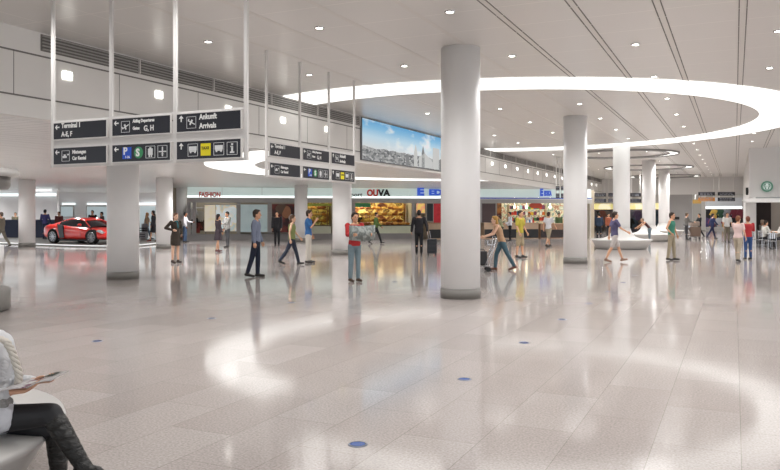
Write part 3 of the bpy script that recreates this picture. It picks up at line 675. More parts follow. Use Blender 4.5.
def make_car(loc, rz, sc):
    RED = mat('e0261d', .28, 0, .02, 2, .5, 'car_paint', coat=1.0)
    root = thing('sports_car', 'bright red mid-engine sports car parked on the show platform', 'car', loc, rz)
    # stations: x, half width low, half width belt, z bottom, z belt(top of body)
    st = [(-2.2, .74, .72, .34, .80), (-2.05, .88, .84, .24, .93), (-1.7, .95, .88, .2, .97), (-1.3, .97, .9, .2, .97), (-.8, .93, .86, .18, .93), (-.2, .92, .86, .17, .87), (.4, .93, .86, .17, .84), (.9, .96, .86, .18, .82), (1.35, .97, .86, .19, .78), (1.75, .94, .82, .2, .70), (2.05, .86, .72, .2, .6), (2.22, .66, .6, .26, .48)]
    bm = bmesh.new(); rs = []
    for x, wl_, wb, zb, zt in st:
        sec = [(-wl_*.8, zb), (-wl_, zb+.08), (-wl_, zb+(zt-zb)*.55), (-wb, zt-.05), (-wb*.75, zt), (0, zt+.02), (wb*.75, zt), (wb, zt-.05), (wl_, zb+(zt-zb)*.55), (wl_, zb+.08), (wl_*.8, zb)]
        rs.append([bm.verts.new((x, y, z)) for y, z in sec])
    n = len(rs[0])
    for a, b in zip(rs, rs[1:]):
        for k in range(n): bm.faces.new((a[k], a[(k+1) % n], b[(k+1) % n], b[k]))
    bm.faces.new(rs[0][::-1]); bm.faces.new(rs[-1]); bmesh.ops.recalc_face_normals(bm, faces=bm.faces)
    body = newobj('body', bm, [RED, mat('1a1a1c', .6)], root, True)
    ss = body.modifiers.new('s', 'SUBSURF'); ss.levels = ss.render_levels = 2
    cb = bmesh.new()
    for wx in (-1.33, 1.32):
        for s in (-1, 1): bmesh.ops.create_cone(cb, cap_ends=True, segments=36, radius1=.385, radius2=.385, depth=.5, matrix=Matrix.Translation((wx, s*.95, .34)) @ Matrix.Rotation(PI/2, 4, 'X'))
    cut = newobj('cut', cb, mat('1a1a1c', .6)); bo = body.modifiers.new('b', 'BOOLEAN'); bo.object = cut; bo.solver = 'EXACT'
    cut.parent = root
    dg = bpy.context.evaluated_depsgraph_get(); dg.update(); me = bpy.data.meshes.new_from_object(body.evaluated_get(dg)); body.modifiers.clear(); body.data = me; bpy.data.objects.remove(cut)
    # greenhouse: glass with roof on top
    def green(zs, nm, m, off, k0=0, k1=5):
        bm = bmesh.new(); g = [(-1.75, .55, .92, .95), (-1.05, .68, .93, 1.1), (-.45, .66, .9, 1.235), (.1, .63, .86, 1.25), (.55, .64, .83, 1.12), (1.12, .7, .8, .84)]; rs = []
        for x, w_, zb, zt in g:
            zt_ = zt+off; rs.append([bm.verts.new(p) for p in ((x, -w_*1.16-off, zb-.06), (x, -w_+.02-off, zb+(zt_-zb)*.6), (x, -w_*.8, zt_), (x, 0, zt_+.015), (x, w_*.8, zt_), (x, w_-.02+off, zb+(zt_-zb)*.6), (x, w_*1.16+off, zb-.06))])
        return bm, rs
    bm, rs = green(0, '', None, 0)
    for a, b in zip(rs, rs[1:]):
        for k in range(6): bm.faces.new((a[k], a[k+1], b[k+1], b[k]))
    newobj('window_glass', bm, mat('22262a', .12, 0, .02), root, True)
    bm, rs = green(0, '', None, .012)
    for i, (a, b) in enumerate(zip(rs, rs[1:])):
        for k in range(6):
            if i == 4: continue
            if (k in (2, 3) and i < 4) or (i in (0,) ): bm.faces.new((a[k], a[k+1], b[k+1], b[k]))
            elif k in (1, 4) and i < 4:
                # narrow roof rail
                va = [bm.verts.new(a[k].co.lerp(a[k+1].co, .55)), bm.verts.new(b[k].co.lerp(b[k+1].co, .55))] if k == 1 else [bm.verts.new(a[k+1].co.lerp(a[k].co, .55)), bm.verts.new(b[k+1].co.lerp(b[k].co, .55))]
                t = (a[k+1], b[k+1]) if k == 1 else (a[k], b[k]); bm.faces.new((va[0], t[0], t[1], va[1]))
    newobj('roof', bm, RED, root, True)
    for s in (-1, 1):
        bm = bmesh.new(); tube(bm, [(1.1, s*.8, .83), (.55, s*.6, 1.11), (.15, s*.55, 1.245)], .028); newobj('windscreen_pillar', bm, RED, root, True)
        bm = bmesh.new(); prism(bm, [(-.98, .95), (-.62, .9), (-.5, .3), (-.8, .26)], s*.925-.04, s*.925+.04); newobj('side_blade', bm, mat('3d4043', .3, .5), root)
        bm = bmesh.new(); ell(bm, (.62, s*1.0, .93), (.08, .12, .065), 12); newobj('mirror', bm, RED, root, True)
        bm = bmesh.new(); prism(bm, [(1.6, .62), (1.98, .5), (2.05, .57), (1.7, .70)], s*.8-.08, s*.8+.075); newobj('headlight', bm, mat('d9dde0', .1, .3), root)
        bm = bmesh.new(); bx(bm, 1.98, 2.2, s*.55-.17, s*.55+.17, .27, .47, .02); newobj('air_intake', bm, BLACK, root)
        bm = bmesh.new(); tube(bm, [(-.55, s*.945, .45), (-.5, s*.95, .8)], .006); tube(bm, [(.62, s*.96, .3), (.58, s*.945, .78)], .006); newobj('door_gap', bm, BLACK, root)
        bm = bmesh.new(); bx(bm, -.9, 1.0, s*.93-.02, s*.93+.02, .14, .22, .01); newobj('side_sill', bm, BLACK, root)
        bm = bmesh.new(); bx(bm, -2.2, -2.12, s*.6-.15, s*.6+.15, .66, .76, .01); newobj('tail_light', bm, mat('7a1010', .3), root)
    bm = bmesh.new(); bx(bm, 2.12, 2.235, -.32, .32, .28, .46, .02); newobj('grille', bm, BLACK, root)
    for wx in (-1.33, 1.32):
        for s in (-1, 1):
            w = bpy.data.objects.new('wheel', None); C.objects.link(w); w.parent = root; w.location = (wx, s*.83, .335); w.rotation_euler = (PI/2, 0, 0)
            bm = bmesh.new(); lathe(bm, [(.25, -.12), (.32, -.13), (.335, -.1), (.335, .1), (.32, .13), (.25, .12), (.25, -.12)], 36); newobj('tyre', bm, mat('1b1b1d', .8), w, True)
            bm = bmesh.new(); lathe(bm, [(.25, .12), (.235, .125), (.225, .08), (.25, -.1)], 36); lathe(bm, [(.25, -.12), (.235, -.125), (.225, -.08)], 36)
            for k in range(10):
                M = Matrix.Rotation(k*PI/5, 4, 'Z'); bx(bm, .03, .235, -.016, .016, -.115, -.08, 0, M); bx(bm, .03, .235, -.016, .016, .08, .115, 0, M)
            bmesh.ops.create_cone(bm, cap_ends=True, segments=20, radius1=.06, radius2=.06, depth=.23); newobj('rim', bm, mat('b9bcc0', .25, .8), w)
            bm = bmesh.new(); bmesh.ops.create_cone(bm, cap_ends=True, segments=24, radius1=.17, radius2=.17, depth=.08); newobj('brake_disc', bm, mat('55575a', .4, .7), w)
    root.scale = (sc, sc, sc)
    return root
cx, cy = D(87.0, 40.6)
make_car((cx, cy, .101), TH-math.radians(26), 1.1)

# ================= BENCHES =================
BW = mat('c6c4c1', .35, 0, .01)
def bench(x, y, label, cone=True, s=1.0):
    b = thing('round_bench', label, 'bench', (x, y, 0))
    bm = bmesh.new(); P = [(.44, .0), (1.12*s, .0), (1.2*s, .03), (1.38*s, .36), (1.46*s, .43), (1.45*s, .46), (1.2*s, .465), (.95, .5)]
    P += [(.82, .53), (.66, .6), (.52, .74), (.45, .9), (.42, 1.0)] if cone else [(.44, .5)]
    lathe(bm, P, 64); newobj('shell', bm, BW, b, True)
    bm = bmesh.new(); lathe(bm, [(1.1*s, .001), (1.14*s, .001), (1.215*s, .055), (1.2*s, .06)], 64); newobj('base_strip', bm, mat('77756f', .5), b, True)
    return b
for k, l in ((2, 'long low white round bench with a tapering back, nearest down the hall'), (3, 'second white round bench, with a stooping person at it'), (4, 'third and farthest white round bench')):
    bench(*bp_[k], l)
BXY = Vector(D(390-738*3.72/4.72, 4.72)); XS = Vector((CT, ST)); DS = Vector((-ST, CT))
bc = XS*(-3.47)+DS*4.28
bench(bc.x, bc.y, 'white round bench under the seated woman in the foreground', True).scale.z = .88
column(bc.x, bc.y, HL-.001 if bc.x < XF else H-.001, 'white column rising out of the foreground bench beside the seated woman')

# round kiosk at the left edge
kx, ky = D(-44, 12.3); kc = Vector(D(-42, 12.9))
k = thing('round_kiosk', 'round white kiosk canopy over a low grey drum at the left picture edge', 'kiosk', (kc.x, kc.y, 0))
R_ = .82
bm = bmesh.new(); lathe(bm, [(0, 0), (R_-.05, 0), (R_, .03), (R_, .36), (R_-.03, .39), (0, .4)], 48); newobj('drum', bm, mat('8d8b87', .4, .3), k, True)
bm = bmesh.new(); lathe(bm, [(0, 2.52), (.72+.2, 2.5), (.97, 2.44), (.97, 2.4), (.9, 2.36), (0, 2.36)], 48); newobj('canopy', bm, mat('d4d2cf', .35), k, True)
bm = bmesh.new(); lathe(bm, [(0, 2.36), (.82, 2.36), (.82, 2.2), (.78, 2.14), (0, 2.12)], 48); newobj('canopy_ring', bm, mat('7f7d7b', .3, .4), k, True)
bm = bmesh.new(); lathe(bm, [(0, .4), (.2, .4), (.2, 2.12), (0, 2.12)], 32); newobj('post', bm, mat('8f8d8a', .4), k, True)

# ================= FLOOR DISCS =================
fd = thing('floor_light', 'small blue round light let into the floor tiles', 'floor light', (0, 0, 0), 0, 'blue floor lights in two rows')
bm = bmesh.new(); lathe(bm, [(0, .004), (.056, .004), (.056, .0005), (0, .0005)], 24); newobj('lens', bm, mat('2a4f96', .25, 0, .1), fd)
bm = bmesh.new(); lathe(bm, [(.057, .0005), (.057, .006), (.072, .003), (.074, .0005)], 24); newobj('metal_ring', bm, mat('6b7180', .35, .6), fd, True)
pos = [(-2.52, 4.83+2.37*i) for i in range(8)]+[(-7.72, 7.28+2.38*i) for i in range(6)]
pos = [p for p in pos if abs(p[0]-x1) > .6 or abs(p[1]-y1) > .7]
for i, (x, y) in enumerate(pos):
    o = fd if i == 0 else copy_tree(fd); o.location = (x, y, 0)

# ================= RIGHT CAFE BLOCK =================
cf = thing('cafe_canopy', 'white canopy edge of the cafe at the right under the green round sign', 'canopy', (XR-.35, YR-1.1, 2.28))
bm = bmesh.new()
prism(bm, [(0, .12), (.25, 0), (13, 0), (13, .27), (.6, .27)], 0, 1.09); newobj('canopy_body', bm, mat('d6d5d3', .4), cf)
newobj('canopy_edge', box(.62, 13, -.02, 0, .2, .26), mat('8f9290', .4), cf)
st_ = thing('cafe_post', 'white corner post carrying the cafe canopy', 'post', (XR-.08, YR-.1, 0)); newobj('post_shaft', box(-.1, .1, -.1, .1, 0, 2.28), FRAME, st_)
newobj('post_foot', box(-.13, .13, -.13, .13, 0, .08), STEEL, st_)
sx = x_on_y(767, YR-.05); dS = depth(sx, YR)
sg = thing('round_sign', 'round green and white coffee shop sign on the white wall at the right', 'sign', (sx, YR-.02, Zd(186.5, dS)), 0)
def disc(r, y0, y1, m, nm, n=40, c=(0, 0)):
    bm = bmesh.new(); bmesh.ops.create_cone(bm, cap_ends=True, segments=n, radius1=r, radius2=r, depth=abs(y1-y0), matrix=Matrix.Translation((c[0], (y0+y1)/2, c[1])) @ Matrix.Rotation(PI/2, 4, 'X')); return newobj(nm, bm, m, sg)
GRN = emit('5f9a80', .6)
disc(.275, -.1, 0, GRN, 'sign_disc'); disc(.19, -.115, -.1, emit('dfe9e2', .7), 'white_ring')
disc(.17, -.12, -.115, GRN, 'inner_disc')
bm = bmesh.new()
ell(bm, (0, -.125, .06), (.05, .008, .06), 12)
for s in (-1, 1): tube(bm, [(s*.03, -.124, .1), (s*.08, -.124, .05), (s*.07, -.124, -.02), (s*.11, -.124, -.07), (s*.1, -.124, -.13)], .014, 6); tube(bm, [(s*.13, -.124, -.11), (s*.15, -.124, -.02), (s*.12, -.124, .05)], .012, 6)
prism(bm, [(-.05, .1), (-.06, .165), (-.025, .135), (0, .18), (.025, .135), (.06, .165), (.05, .1)], -.13, -.122)
bx(bm, -.04, .04, -.13, -.122, -.14, .0); newobj('white_figure', bm, emit('e6efe9', .8), sg)
t = thing('dark_screen', 'tall dark brown wall panel inside the cafe', 'panel', (x_on_y(747, YR+3.1), YR+3.1, 0)); w = x_on_y(769, YR+3.1)-x_on_y(747, YR+3.1)
t.location.x += .0
newobj('panel_face', box(.45, w+.1, 0, .08, .05, 2.9), mat('2a1d1b', .6, 0, .1), t); newobj('panel_foot', box(.45, w+.1, -.02, .08, 0, .05), GREY, t)
t = thing('wall_monitor', 'small black box fixed to the left side of the cafe wall', 'monitor', (XR-.12, YR+1.5, 2.72)); newobj('screen', box(-.02, .1, 0, .5, 0, .38, .01), BLACK, t); newobj('bracket', box(.1, .119, .15, .35, .1, .3), STEEL, t)

# cafe tables and chairs
TOPM = mat('c9c7c3', .3); 
def cafe_table(x, y, label):
    t = thing('cafe_table', label, 'table', (x, y, 0)); bm = bmesh.new(); lathe(bm, [(0, .72), (.4, .72), (.41, .735), (.4, .75), (0, .75)], 32); newobj('tabletop', bm, TOPM, t, True)
    bm = bmesh.new(); lathe(bm, [(0, 0), (.24, 0), (.24, .015), (.03, .03), (.025, .72), (0, .72)], 24); newobj('pedestal', bm, CHROME, t, True)
def cafe_chair(x, y, rz, label):
    t = thing('cafe_chair', label, 'chair', (x, y, 0), rz)
    newobj('seat', box(-.2, .2, -.2, .2, .43, .46, .01), CHROME, t)
    bm = bmesh.new()
    for s in (-.1, 0, .1): bx(bm, -.21, -.19, s-.03, s+.03, .55, .82)
    tube(bm, [(-.2, -.19, .44), (-.21, -.19, .84), (-.21, .19, .84), (-.2, .19, .44)], .013, 8); newobj('backrest', bm, CHROME, t)
    for a in (-1, 1):
        for b in (-1, 1): bm = bmesh.new(); tube(bm, [(a*.18, b*.18, .44), (a*.2, b*.2, 0)], .012, 8); newobj('leg', bm, CHROME, t)

# ================= FAR SHOPS (end of the hall) =================
def efr(px): return x_on_y(px, YE)
xa, xb = -24, xg0
ye = YE+.1
bm = bmesh.new(); bx(bm, -24, xg0, YE+3, YE+3.3, 0, HD); struct('wall_rear_shop', bm, splash(['1d1a1c', '3a3236', '5a4a44', '2a2a33', '6a6058'], 1.0, .1))
hb2 = thing('far_shop_fascia', 'cream glowing fascia over the dark far shop windows', 'shop fascia', (efr(586), YE+.3, 2.15))
w = xg0-efr(586)
newobj('lit_strip', box(0, w, 0, .2, 0, .55), splash(['efe4b0', 'e8d890', 'f4ecc8', 'c8b878'], .6, 1.0), hb2); newobj('lintel', box(0, w, -.05, .3, .56, HD-2.16), mat('c9c6c0', .5), hb2)
cols2 = ['1c1c22', '24303f', '4a3a5a', '2a2a2e', '8a4a2a', '1d2530', '5a5560', '3a4a58', '181818', '6a3a30']
for k in range(26):
    u = k/25; px = 587.5+24.5*u if k < 16 else 630+34*((k-16)/9)
    x = x_on_y(px, YE+.9+.5*(k % 3)); y = YE+.9+.5*(k % 3)
    garment(random.choice(cols2), 'dark garment hanging in the far shop at the end of the hall', 'clothes', x, y, .35+.75*((k // 2) % 2), TH, 'dark clothes in the far shop', .75, .95)
for k in range(5):
    px = (589, 598, 606, 634, 645)[k]; bm = bmesh.new(); x = x_on_y(px, YE+2.2); bx(bm, -.3, .3, -.15, .15, 0, 2.0, .02)
    for z in (.4, .8, 1.2, 1.6): bx(bm, -.27, .27, -.2, -.15, z, z+.03)
    o = newobj('display_cabinet', bm, mat(('3a3a42', '2c3038', '443a36', '3c3a48', '2a2a2c')[k], .5)); o.location = (x, YE+2.2, 0); o.rotation_euler.z = TH
    tag(o, 'dark display cabinet at the back of the far shop', 'cabinet', 'cabinets in the far shop')
# passage to the right: shop at its far end
ps = thing('far_shop_fascia', 'white lit strip of the shop at the far end of the right passage', 'shop fascia', (x_on_y(702, 90), 90, 2.3)); w = x_on_y(742, 90)-x_on_y(702, 90)
newobj('lit_strip', box(0, w, 0, .2, 0, .25), emit('f6f8ff', 3.5), ps); newobj('lintel', box(0, w, 0, .3, .26, 1.2), mat('b9b9bb', .5), ps)
yl = thing('far_shop_fascia', 'narrow yellow orange strip hanging left in the far passage', 'shop fascia', (x_on_y(692.5, 84), 84, Zd(203.5, depth(x_on_y(700, 84), 84)))); w = x_on_y(705, 84)-x_on_y(692.5, 84)
newobj('lit_strip', box(0, w, 0, .2, 0, .4), emit('d9a850', .8), yl); newobj('hanger', box(.2, .3, .05, .15, .4, 5.07-yl.location.z), FRAME, yl)
pc = thing('far_pillar', 'slim white pillar standing in the far passage', 'column', (x_on_y(703.5, 80), 80, 0)); newobj('shaft', box(-.2, .2, -.2, .2, .1, H-.002), FRAME, pc); newobj('base_band', box(-.21, .21, -.21, .21, 0, .1), STEEL, pc)
cols3 = ['2a2a2e', '3b3560', '5a5a60', 'c8a03a', '7a2a3a', '2f4f3a', '8a8a90', '4a3a6a', 'b8b8bc', '1e1e22']
for k in range(22):
    px = 706+35*(k/21); y = 87+(k % 4)*.5
    garment(random.choice(cols3), 'coloured garment on display at the end of the right passage', 'clothes', x_on_y(px, y), y, .3+.9*(k % 2), TH, 'clothes at the end of the passage', .85, 1.0)
for k, (px, py0, py1, l) in enumerate(((676, 217, 219.5, 'small dark box on the grey passage wall'),)):
    x = x_on_y(px, YE); d = depth(x, YE); newb = newobj('wall_box', box(-.3, .3, -.1, 0, 0, .25), BLACK); newb.location = (x, YE, Zd(py1, d)); tag(newb, l, 'box')

# ================= PEOPLE =================
SK = 'c99a7c'; SKP = 'd8ae94'; SKD = '8a5f48'
EYE = mat('2a1f1a', .3); LIP = mat('9a5a50', .5)
def person(label, px, d, hgt=1.75, face='right', rz=None, skin=SK, hair='2a1e18', hairlong=0, top='888888', sleeve=1, bottom='2b3142', blen=1, shoes='24211f', dress=None, skirt=None,
           legs=((.0, .0), (0, .0)), arms=((0, .08, .15), (0, .08, .15)), lean=0.0, scarf=None, name='person', cat='person', z0=0, female=False, jacket=False, fine=None, head=(0, 0), xy=None, seated=False, hat=None, stripes=None):
    """legs: (hip swing forward, knee bend); arms: (swing forward, out to the side, elbow bend [, elbow inwards])"""
    x, y = xy if xy else D(px, d)
    if rz is None: rz = {'right': TH, 'left': TH+PI, 'cam': TH-PI/2, 'away': TH+PI/2, 'rcam': TH-.7, 'raway': TH+.7, 'lcam': TH+PI+.7, 'laway': TH+PI-.7}[face]
    root = thing(name, label, cat, (x, y, z0), rz)
    s = hgt/1.75; vox = (fine or (.011 if d < 27 else .016 if d < 42 else .022))
    V = Vector
    sw = (.175 if female else .2)*s; hw = .092*s
    pel = V((0, 0, .93*s))
    def rotl(v, a): return V((v.x*math.cos(a)+v.z*math.sin(a), v.y, -v.x*math.sin(a)+v.z*math.cos(a)))
    up = rotl(V((0, 0, 1)), lean); fw = rotl(V((1, 0, 0)), lean)
    J = {}
    J['waist'] = pel+up*.14*s; J['chest'] = pel+up*.36*s; J['neck'] = pel+up*.555*s; J['headc'] = pel+up*.66*s+fw*.025*s+V((0, 0, .035*s))
    for i, sg_ in enumerate((1, -1)):
        hip = pel+V((0, sg_*hw, -.04*s)); a, kb = legs[i]
        kd = V((math.sin(a), 0, -math.cos(a))); knee = hip+kd*.42*s; a2 = a-kb; ank = knee+V((math.sin(a2), 0, -math.cos(a2)))*.41*s
        J['hip%d' % i], J['knee%d' % i], J['ank%d' % i] = hip, knee, ank; J['fa%d' % i] = a2
        ar = arms[i]; sh = pel+up*.495*s+V((0, sg_*sw, 0)); aa = ar[0]-lean*.0; ud = V((math.sin(aa)*math.cos(ar[1]), sg_*math.sin(ar[1]), -math.cos(aa)*math.cos(ar[1])))
        el = sh+ud*.28*s; inn = ar[3] if len(ar) > 3 else 0; a3 = aa+ar[2]; fd_ = V((math.sin(a3)*math.cos(inn), -sg_*math.sin(inn)+sg_*math.sin(ar[1])*.4, -math.cos(a3)*math.cos(inn))).normalized()
        wr = el+fd_*.25*s; J['sh%d' % i], J['el%d' % i], J['wr%d' % i], J['hd%d' % i] = sh, el, wr, fd_
    if not seated:
        dz = -(min(J['ank0'].z, J['ank1'].z)-.085*s)
        for k_ in list(J):
            if isinstance(J[k_], V) and not k_.startswith('hd'): J[k_] = J[k_]+V((0, 0, dz))
        pel = pel+V((0, 0, dz))
    hy = head[0]; HR = Matrix.Rotation(hy, 3, 'Z'); hc = J['headc']
    def hp(a, b, c): return hc+(HR @ V((a, b, c)))*s
    # body
    bm = bmesh.new()
    fem = .93 if female else 1.0
    def torso(bm, g, lo=.0, hi=.52, chestx=1.0):
        R = [(-.1, .085, .135), (-.03, .1, .16 if female else .15), (.06, .098, .15*(.97 if not female else 1)), (.16, .088, .128*fem), (.28, .1, .15*fem), (.38, .112*(1.05 if female else 1), .17*fem), (.46, .1, .18*fem), (.52, .075, .13), (.56, .055, .07)]
        rr = [(pel+up*h_*s, (a+g)*s, (b+g)*s) for h_, a, b in R if lo-1e-6 <= h_ <= hi+1e-6]
        loft(bm, rr)
    torso(bm, 0, -.1, .56)
    cap(bm, pel+up*.5*s, hc-V((0, 0, .05*s)), .052*s, .05*s)
    ell(bm, hc+V((0, 0, .02*s)), (.098*s, .077*s, .112*s), 16); ell(bm, hp(.022, 0, -.05), (.07*s, .058*s, .07*s), 14); ell(bm, hp(.075, 0, -.088), (.024*s, .028*s, .02*s), 10)
    cap(bm, hp(.09, 0, .02), hp(.112, 0, -.022), .009*s, .014*s, 8)
    for q in (-1, 1): ell(bm, hp(-.005, q*.078, -.01), (.018*s, .01*s, .03*s), 8)
    for i in range(2):
        sg_ = (1, -1)[i]
        cap(bm, J['hip%d' % i], J['knee%d' % i], .078*s, .052*s); cap(bm, J['knee%d' % i], J['knee%d' % i].lerp(J['ank%d' % i], .35)-V((.015*s, 0, 0)), .05*s, .052*s); cap(bm, J['knee%d' % i].lerp(J['ank%d' % i], .35)-V((.012*s, 0, 0)), J['ank%d' % i], .05*s, .034*s)
        fd2 = V((math.cos(J['fa%d' % i]*.6), 0, math.sin(J['fa%d' % i]*.6))); 
        cap(bm, J['ank%d' % i]-V((.02*s, 0, .045*s)), J['ank%d' % i]+fd2*.14*s-V((0, 0, .05*s)), .033*s, .028*s)
        cap(bm, J['sh%d' % i]+V((0, -sg_*.03*s, 0)), J['el%d' % i], .05*s*fem, .036*s*fem); cap(bm, J['el%d' % i], J['wr%d' % i], .037*s*fem, .025*s*fem)
        h0, hd_ = J['wr%d' % i], J['hd%d' % i]; side, upv = frame_of(hd_)
        # palm thin across body side, fingers curl a little
        inn_ = V((0, -sg_, 0)); inn_ = (inn_-hd_*inn_.dot(hd_)).normalized(); lat = hd_.cross(inn_).normalized()
        for q, L_ in ((-.03, .07), (-.01, .085), (.01, .08), (.03, .062)):
            b0 = h0+hd_*.03*s+lat*q*.6*s; b1 = h0+hd_*.09*s+lat*q*s; b2 = b1+(hd_*.8+inn_*.5).normalized()*L_*.55*s; b3 = b2+(hd_*.4+inn_*.9).normalized()*L_*.45*s
            cap(bm, b0, b1, .014*s, .0115*s, 8); cap(bm, b1, b2, .0105*s, .0095*s, 8); cap(bm, b2, b3, .0095*s, .008*s, 8)
        fwd = lat if lat.x > 0 else -lat
        t0 = h0+hd_*.02*s+fwd*.018*s; t1 = h0+hd_*.06*s+fwd*.045*s+inn_*.01*s; cap(bm, t0, t1, .014*s, .011*s, 8); cap(bm, t1, t1+(hd_*.8+inn_*.4).normalized()*.035*s, .011*s, .009*s, 8)
    body = remeshed('body', bm, mat(skin, .55, 0, .06, 10, .4, 'skin'), root, vox*.85, 2)
    if name == 'mannequin': pass
    # eyes and mouth
    if d < 32 and name == 'person':
        for q in (-1, 1): bm = bmesh.new(); ell(bm, hp(.088, q*.032, .018), (.012*s, .014*s, .009*s), 8); newobj('eye', bm, EYE, root, True)
        bm = bmesh.new(); ell(bm, hp(.088, 0, -.056), (.01*s, .024*s, .007*s), 8); newobj('mouth', bm, LIP, root, True)
    # hair
    if hair:
        bm = bmesh.new(); ell(bm, hp(-.02, 0, .045), (.1*s, .09*s, .105*s), 14); ell(bm, hp(-.05, 0, .0), (.065*s, .083*s, .09*s), 12); ell(bm, hp(.03, 0, .105), (.06*s, .065*s, .035*s), 10)
        if hairlong:
            ell(bm, hp(-.06, 0, -.07), (.055*s, .085*s, .1*s), 12)
            if hairlong > 1: cap(bm, hp(-.07, 0, -.08), hp(-.1, 0, -.24), .07*s, .045*s)
        remeshed('hair', bm, mat(hair, .6, 0, .25, 40, .4, 'hair'), root, vox*.85, 2)
    if hat:
        bm = bmesh.new(); ell(bm, hp(-.01, 0, .09), (.11*s, .1*s, .07*s), 14); ell(bm, hp(.09, 0, .065), (.07*s, .06*s, .012*s), 12); remeshed('cap', bm, cloth(hat), root, vox*.8, 1)
    def sleevef(bm, i, L, g):
        sg_ = (1, -1)[i]; a, e, w = J['sh%d' % i], J['el%d' % i], J['wr%d' % i]
        ell(bm, a, (.062*s*fem+g, .06*s*fem+g, .062*s*fem+g), 12)
        if L >= 1: cap(bm, a, e, .054*s*fem+g, .046*s*fem+g); cap(bm, e, e.lerp(w, .93), .046*s*fem+g, .034*s+g)
        elif L > 0: cap(bm, a, a.lerp(e, L), .055*s*fem+g, .054*s*fem+g)
    lowz = -.06 if not jacket else -.1
    if dress:
        col, hem = dress; bm = bmesh.new(); torso(bm, .018, -.03, .52)
        hz = hem*s; fl = (J['knee0'].x+J['knee1'].x)/2*.5; spread = abs(J['knee0'].x-J['knee1'].x)/2
        loft(bm, [(V((fl, 0, hz)), (.15*s+spread*.6), .185*s), (V((fl*.4, 0, (hz+pel.z)/2)), .135*s+spread*.3, .19*s), (pel+V((0, 0, .0)), .13*s, .185*s), (pel+up*.12*s, .112*s, .15*s)])
        if sleeve:
            for i in (0, 1): sleevef(bm, i, sleeve, .012)
        remeshed('dress', bm, cloth(col), root, vox, 3)
    else:
        bm = bmesh.new(); torso(bm, .02+(.012 if jacket else 0), lowz if not jacket else -.1, .52)
        if jacket: pass
        if sleeve:
            for i in (0, 1): sleevef(bm, i, sleeve, .012+(.006 if jacket else 0))
        else:
            for i in (0, 1): ell(bm, J['sh%d' % i]+V((0, -(1, -1)[i]*.04*s, 0)), (.06*s, .035*s, .05*s), 10)
        m_ = cloth(top)
        if stripes:
            m_ = m_.copy(); nt = m_.node_tree; tcn = nt.nodes.new('ShaderNodeTexCoord'); w_ = nt.nodes.new('ShaderNodeTexWave'); w_.bands_direction = 'Z'; w_.inputs['Scale'].default_value = 8
            nt.links.new(tcn.outputs['Object'], w_.inputs[0]); mx = nt.nodes.new('ShaderNodeMix'); mx.data_type = 'RGBA'; mx.inputs[6].default_value = lin(top); mx.inputs[7].default_value = lin(stripes)
            nt.links.new(w_.outputs['Fac'], mx.inputs[0]); nt.links.new(mx.outputs[2], nt.nodes['Principled BSDF'].inputs['Base Color'])
        remeshed('jacket' if jacket else 'shirt', bm, m_, root, vox, 3)
        if bottom:
            bm = bmesh.new(); torso(bm, .014, -.1, .09)
            ell(bm, pel-V((0, 0, .06*s)), (.1*s, .15*s, .1*s), 12)
            if skirt:
                loft(bm, [(V((0, 0, skirt*s)), .15*s, .19*s), (pel+V((0, 0, -.1*s)), .13*s, .18*s), (pel+V((0, 0, .08*s)), .115*s, .155*s)])
            else:
                for i in (0, 1):
                    h_, k_, a_ = J['hip%d' % i], J['knee%d' % i], J['ank%d' % i]
                    if blen >= 1: cap(bm, h_, k_, .094*s, .068*s); cap(bm, k_, a_+(k_-a_)*.06, .068*s, .056*s)
                    else:
                        cap(bm, h_, h_.lerp(k_, min(1, blen*2)-.05), .096*s, .084*s)
                        if blen > .5: cap(bm, k_, k_.lerp(a_, blen*2-1), .08*s, .07*s)
            remeshed('skirt' if skirt else 'trousers' if blen >= 1 else 'shorts', bm, cloth(bottom), root, vox, 3)
    if scarf:
        bm = bmesh.new(); R2 = .075*s; c = pel+up*.53*s
        for k in range(10): a0, a1 = 2*PI*k/10, 2*PI*(k+1)/10; cap(bm, c+V((R2*math.cos(a0), R2*math.sin(a0), 0)), c+V((R2*math.cos(a1), R2*math.sin(a1), 0)), .028*s, .028*s, 8)
        cap(bm, c+V((.09*s, 0, 0)), c+V((.14*s, .01, -.22*s)), .035*s, .03*s, 8); remeshed('scarf', bm, cloth(scarf), root, vox, 2)
    for i in (0, 1):
        a = J['fa%d' % i]*.6; A = J['ank%d' % i]; f = V((math.cos(a), 0, math.sin(a))); bm = bmesh.new()
        cap(bm, A-f*.035*s-V((0, 0, .04*s)), A+f*.06*s-V((0, 0, .04*s)), .044*s, .042*s); cap(bm, A+f*.05*s-V((0, 0, .045*s)), A+f*.17*s-V((0, 0, .052*s)), .04*s, .032*s); cap(bm, A, A-V((0, 0, .03*s)), .045*s, .044*s)
        if shoes: remeshed('shoe', bm, mat(shoes, .5), root, vox*.8, 1)
    # make every foot stay above the ground
    mz = 1e9
    for ch in root.children:
        for v in ch.data.vertices: mz = min(mz, v.co.z)
    if not seated:
        for ch in root.children: ch.location.z -= mz
    root['joints'] = ''
    del root['joints']
    return root, {k_: (v_-V((0, 0, mz)) if isinstance(v_, V) and not seated and not k_.startswith('hd') else v_) for k_, v_ in J.items()}
def hgt(py, d): return Zd(py, d)
WALK = ((.42, .12), (-.35, .25)); WALK2 = ((-.38, .3), (.4, .08)); STAND = ((.04, .02), (-.04, .02)); SW = ((-.35, .1, .35), (.4, .1, .35)); SW2 = ((.4, .1, .35), (-.35, .1, .35))
DOWN = ((.05, .1, .2), (.0, .1, .2))
def dof(py): return CAMZ*FPX/(py-HZ)
P = person
P('woman in a dark brown dress and teal scarf, hand on hip', 175.5, 25.6, 1.7, 'rcam', dress=('40362e', .62), female=True, hair='6a4430', hairlong=1, scarf='2f6f78', skin=SKP, legs=STAND, arms=((-.45, .5, 1.0, .5), (-.3, .75, 1.5, .9)), shoes='3a2a22')
